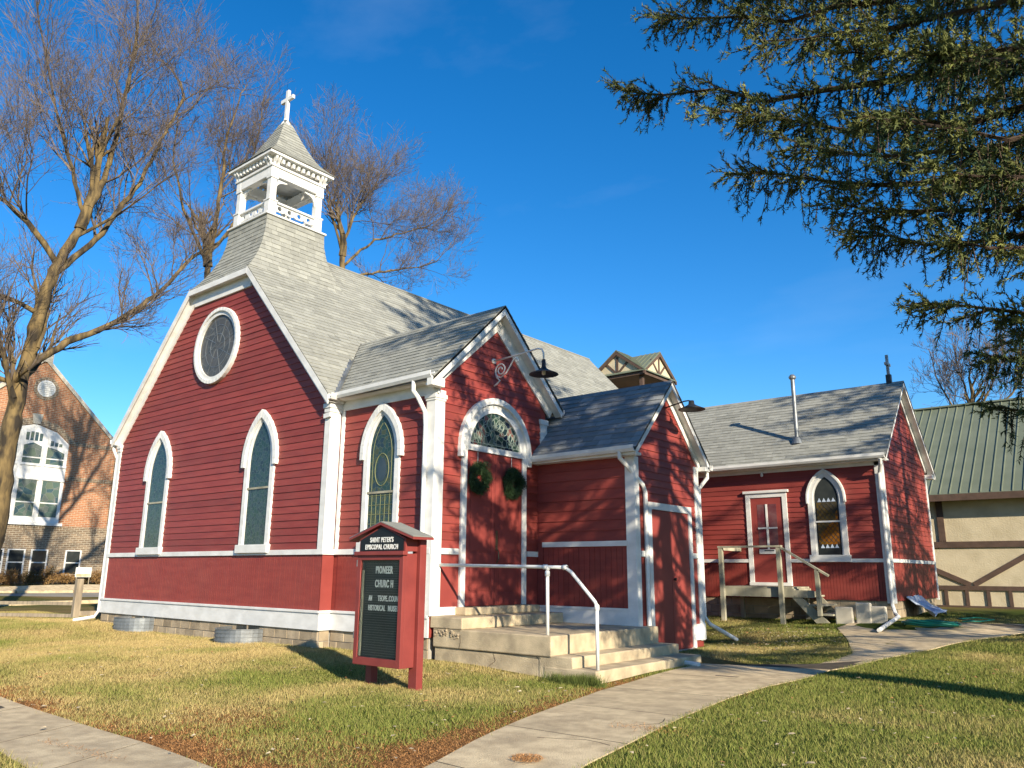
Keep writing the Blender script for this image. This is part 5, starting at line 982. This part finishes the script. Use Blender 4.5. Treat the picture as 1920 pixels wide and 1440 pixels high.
# ---- spruces
def spruce(base, height, z0, rad, seed, label, explicit=(), dens=1., limit=None, step=.42, out_d=13, thin=0.):
    rs = np.random.RandomState(seed); base = np.array(base, float); t = thing('spruce_tree', tuple(base), label, 'tree', None)
    zz = np.linspace(0, height, 14); pts = [base+np.array([.05*math.sin(z), .05*math.cos(z*1.3), z]) for z in zz]; MB().tube(pts, [max(.03, .27*(1-z/height)) for z in zz], 10).build('trunk', SBARK, t, True)
    BR = []                                                           # branches: start, tip
    for p in explicit: BR.append((base+np.array([0,0,p[1]]), np.array(p[0]), 1))
    z = z0; a = 0.
    while z < height-.4:
        for k2 in range(5):
            if z < 9.5 and rs.rand() < thin: a += 2.399; continue
            a += 2.399+rs.uniform(-.3, .3); fr_ = (z-z0)/(height-z0); L = rad*((1-fr_)**.8)*rs.uniform(.72, 1.05)*(.55 if fr_ < .05 else 1)
            d = np.array([math.cos(a), math.sin(a), 0]); s0 = base+np.array([0,0,z]); tip = s0+d*L+np.array([0,0,-.10*L+.25*fr_*L])
            for _ in range(14):
                if limit is None or limit(s0, tip): break
                L *= .88; tip = s0+d*L+np.array([0,0,-.10*L+.25*fr_*L])
            if L > .5: BR.append((s0, tip, 0))
        z += step*rs.uniform(.8, 1.2)
    seg = []; SH = []
    for s0, tip, ex in BR:
        L = np.linalg.norm(tip-s0); n = 12; dv = (tip-s0); P = []
        for i in range(n+1):
            q = i/n; P.append(s0+dv*q+np.array([0,0,-.10*L*math.sin(math.pi*q)+.05*L*max(0, q-.75)*2])+rs.normal(size=3)*.02*L*.3)
        rr = np.linspace(.012+.011*L, .008, n+1)
        for i in range(n): seg.append((P[i], P[i+1], rr[i], rr[i+1]))
        side = unit(np.cross(dv, [0,0,1.])); ax = unit(dv)
        vis = any((lambda u: u[2] > 0 and -150 < u[0] < 2050 and -250 < u[1] < 1600)(px_of(P[i])) for i in (4, 8, 12)); m = int(L*((40 if vis else out_d))*dens); btone = rs.normal(.38, .16)
        for j in range(m):
            q = rs.uniform(.14, 1.)**.85; i = min(int(q*n), n-1); p = P[i]+(P[i+1]-P[i])*(q*n-i); s_ = 1 if j % 2 else -1; droop = rs.rand() < .36
            bl = (rs.uniform(.2, .8)**1.2*(1.1-.5*q) if droop else rs.uniform(.16, .42))*min(1, .45+L/6); tn = btone+rs.normal(0, .2)-(.12 if droop else -.08)
            d = unit(ax*rs.uniform(.05, .5)+side*s_*rs.uniform(.0, .5)+np.array([0,0,-1.])) if droop else unit(ax*rs.uniform(.4, .9)+side*s_*rs.uniform(.3, 1.)+np.array([0,0,rs.uniform(-.25, .45)]))
            k3 = max(2, int(bl/.12)); q0 = p
            for kk in range(k3):
                d = unit(d+np.array([0,0,-.10 if droop else .0])+rs.normal(size=3)*.12); q1 = q0+d*bl/k3; seg.append((q0, q1, .005, .004))
                if not droop or rs.rand() < .8: SH.append((q0, q1, tn))
                for s2 in (1, -1):
                    if rs.rand() < (.8 if not droop else .55):
                        e = unit(d*.75+np.cross(d, unit(rs.normal(size=3)))*.75+np.array([0,0,-.12])); SH.append((q1, q1+e*rs.uniform(.06, .13), tn+rs.normal(0, .06)))
                q0 = q1
        for kk in range(n//3, n): SH.append((P[kk], P[kk+1], btone))
    V, F = tubes_np(*[np.array([s[i] for s in seg]) for i in range(4)], 4); np_mesh('branches', V, F, SBARK, t, 'stuff')
    A_ = np.array([s[0] for s in SH]); B_ = np.array([s[1] for s in SH]); D = B_-A_; ln = np.linalg.norm(D, axis=1)[:,None]; D = D/(ln+1e-9); ns = len(A_); K = 11 if dens >= 1 else 9
    tone = np.clip(np.array([s[2] for s in SH]), 0, 1); Vs = []; Cs = []
    for k2 in range(K):
        q = (k2+rs.rand(ns))/K; X = rs.normal(size=(ns,3)); s_ = np.cross(D, X); s_ /= np.linalg.norm(s_, axis=1)[:,None]+1e-9; p = A_+D*ln*q[:,None]
        nd = unit_rows(D*.8+s_*.8+np.array([0,0,.12])); w_ = np.cross(nd, s_+X*.3); w_ /= np.linalg.norm(w_, axis=1)[:,None]+1e-9; wd = .0078; L_ = rs.uniform(.035, .068, ns)[:,None]*(1 if dens >= 1 else 1.3)
        Vs.append(np.stack([p-w_*wd, p+w_*wd, p+nd*L_], 1)); cc = np.array([.026,.052,.030])*(1-tone[:,None])+np.array([.235,.235,.068])*tone[:,None]; Cs.append(np.repeat(cc[:,None], 3, 1))
    V = np.concatenate(Vs).reshape(-1,3); C_ = np.concatenate(Cs).reshape(-1,3)
    np_mesh('crown', V, np.arange(len(V)).reshape(-1,3), NEEDLE, t, 'stuff', {'col': ('FLOAT_COLOR', C_)}, 3); return ns
def unit_rows(A_): return A_/(np.linalg.norm(A_, axis=1)[:,None]+1e-9)
SB = (14.6, .2, float(gz(14.6, .2))-.15)
EX = np.array([0,0,0])
def env_ok(s0, tip):
    for q in (1., .75, .5):
        p = s0+(tip-s0)*q; x, y, d = px_of(p+np.array([0,0,-.05]))
        if d < 1.: return np.linalg.norm(p[:2]-CAM[:2]) > 2.5
        if -200 < y < 1500 and -100 < x < 2000:
            lo = np.interp(y, [-200,0,60,200,240,330,400,470,560,620,650,760,880,900,1500], [1180,1270,1215,1170,1330,1390,1470,1600,1700,1740,1860,1850,1880,1990,2000])
            if x < lo: return False
    if tip[1] < -2. and tip[2] < 4.2-1.4*(tip[1]+2.): return False
    return np.linalg.norm(tip[:2]-CAM[:2]) > 3.0
b = lambda px, py, y: tuple(ray_at('y', y, px, py))
ns1 = spruce(SB, 23., 4.3, 7.5, 3, 'large dark spruce reaching over the lawn beside the church', explicit=[(b(1165,185,-1.6),7.7),(b(1225,55,-1.4),8.8),(b(1290,10,-.6),10.2),(b(1380,340,-1.4),6.3),(b(1345,240,-2.0),7.0),(b(1710,580,-1.2),4.6),(b(1480,290,-2.2),6.6),(b(1560,400,-1.7),5.8),(b(1560,120,-2.4),7.8),(b(1860,680,-.6),4.1),(b(1780,470,-2.0),5.4),(b(1870,780,.4),3.8),(b(1640,250,-2.6),6.6),(b(1420,90,-2.0),8.6),(b(1700,120,-2.6),7.2),(b(1750,330,-2.4),6.0)], limit=env_ok, out_d=26, thin=.52, step=.48)
ns2 = spruce((16.9, 9.0, float(gz(16.9, 9.0))-.15), 14.5, 2.4, 5.2, 8, 'second spruce standing behind the large one', dens=.99, limit=env_ok, step=.5, out_d=20)
# ---------------------------------------------------------------- lawn, needle litter, leaves
rs = np.random.RandomState(1)
def keep(x, y): return ~(inpoly(x, y, WALK) | inpoly(x, y, SIDE) | inpoly(x, y, BLDG) | ((x > 8.2) & (x < 9.3) & (y < -5.6)))
def scatter(n, x0, x1, y0, y1, far):
    x = rs.uniform(x0, x1, n); y = rs.uniform(y0, y1, n); k_ = keep(x+rs.normal(0, .035, n), y+rs.normal(0, .035, n)) & ~inpoly(x, y, BLDG); x, y = x[k_], y[k_]
    P = np.c_[x, y, gz(x, y)]; d = P-CAM; z = d@np.array(_f); u = 960+FPX*(d@np.array(_r2))/z; k_ = (z > .5) & (u > -150) & (u < 2070); return P[k_]
def blades(name, P, h, wd, spread, colf, m, flat=0.):
    n = len(P); a = rs.uniform(0, 2*math.pi, n); s_ = np.c_[np.cos(a), np.sin(a), np.zeros(n)]; b_ = rs.uniform(0, 2*math.pi, n); lean = rs.uniform(.2, spread, n)*h
    H_ = h*rs.uniform(.45, 1.25, n)*(.55+.95*fbm(P[:,0], P[:,1], .55, 31)); tip = P+np.c_[np.cos(b_)*lean, np.sin(b_)*lean, H_*(1-flat)]; V = np.stack([P-s_*wd-[0,0,.004], P+s_*wd-[0,0,.004], tip], 1).reshape(-1,3)
    C_ = np.repeat(colf(P[:,0], P[:,1])*rs.uniform(.6, 1.35, n)[:,None], 3, 0); return np_mesh(name, V, np.arange(3*n).reshape(-1,3), m, None, 'stuff', {'col': ('FLOAT_COLOR', C_)}, 3)
def gcol_(x, y):
    s = np.clip(straw(x, y)+rs.normal(0, .22, len(x)), 0, 1)[:,None]; g = np.array([.13,.175,.03]); g2 = np.array([.24,.24,.058]); k_ = rs.rand(len(x), 1); return (g*(1-k_)+g2*k_)*(1-s)+np.array([.47,.35,.15])*s
Pn = np.concatenate([scatter(780000, -4, 14, -7.5, 6, 0), scatter(250000, -16, -2, -6, 1, 0), scatter(160000, 0, 14, 5, 14, 0)])
l_ = litter(Pn[:,0], Pn[:,1]); Pn = Pn[rs.rand(len(Pn)) > l_*1.05]
o = blades('grass', Pn, .040, .0034, 1.1, gcol_, GRASSM); tag(o, 'short half-dry lawn grass around the church', 'grass')
Pt = []                                                       # longer tufts against the steps and walls
for cx0, cy0, r_, n_ in ((5.75,.1,.25,1500),(6.0,.1,.12,600),(5.4,.15,.2,700)): Pt.append(np.c_[rs.normal(cx0, r_*.6, n_), rs.normal(cy0, r_*.3, n_)])
Pt = np.concatenate(Pt); Pt = Pt[keep(Pt[:,0], Pt[:,1])]; Pt = np.c_[Pt, gz(Pt[:,0], Pt[:,1])]
o = blades('tall_grass', Pt, .14, .0035, .6, lambda x, y: np.tile([.10,.125,.03], (len(x),1)), GRASSM); tag(o, 'longer grass tufts at the foot of the concrete steps', 'grass')
Pl = np.concatenate([scatter(900000, 0, 11, -7, 5, 0), scatter(250000, -14, 1, -6.5, -3.5, 0)]); l_ = litter(Pl[:,0], Pl[:,1]); Pl = Pl[rs.rand(len(Pl)) < l_*.65]
pa = rs.uniform(0, 2*math.pi, 700); pr2 = rs.rand(700)**.6; Px2 = [np.c_[8.05+.14*pr2*np.cos(pa), -3.92+.13*pr2*np.sin(pa)], np.c_[8.25+.25*rs.normal(size=300), -2.25+.1*rs.normal(size=300)], np.c_[rs.uniform(4.0,5.5,150), rs.normal(-6.1,.06,150)]]
Pq_ = np.concatenate(Px2); Pl = np.concatenate([Pl, np.c_[Pq_, gz(Pq_[:,0], Pq_[:,1])+.025]])
o = blades('needle_litter', Pl+[0,0,.006], .03, .0032, 1.6, lambda x, y: np.array([.38,.175,.065])*(.5+.8*rs.rand(len(x),1))+np.array([.08,.07,.03])*rs.rand(len(x),1), GRASSM, flat=.65); tag(o, 'reddish brown fallen needles along the concrete edges', 'litter')
n = 1150; x = np.r_[rs.uniform(-4, 12, 800), rs.normal(6, .9, 350)]; y = np.r_[rs.uniform(-6, 4, 800), rs.normal(7, 1.2, 350)]; k_ = keep(x, y) | (rs.rand(n) < .12); x, y = x[k_], y[k_]; n = len(x)
Vs = []; Cs = []
for i in range(n):
    a = rs.rand()*6.28; s_ = rs.uniform(.018, .042); z = float(gz(x[i], y[i]))+rs.uniform(.03, .05); ca_, sa_ = math.cos(a), math.sin(a); L5 = [(-1,0,.0),(-.2,.55,.25),(.9,.2,.35),(1.1,-.1,.1),(-.1,-.5,.3)]
    q = [(x[i]+s_*(u*ca_-v*sa_), y[i]+s_*(u*sa_+v*ca_), z+s_*h*rs.uniform(.2,1.3)) for u, v, h in L5]; Vs.append(q); cc = np.array([.55,.45,.30])*rs.uniform(.55, 1.15) if rs.rand() < .7 else np.array([.34,.17,.07]); Cs += [cc]*5
F = np.arange(5*n).reshape(-1,5); o = np_mesh('fallen_leaves', np.array(Vs).reshape(-1,3), F, GRASSM, None, 'stuff', {'col': ('FLOAT_COLOR', np.array(Cs))}, 5); tag(o, 'scattered pale fallen leaves on the lawn', 'leaves')
print('segs', n1, n2, n3, n4, 'shoots', ns1, ns2, 'grass', len(Pn), 'litter', len(Pl), 'objs', len(bpy.data.objects))
for ob in bpy.data.objects:
    if '_loc' in ob: del ob['_loc']
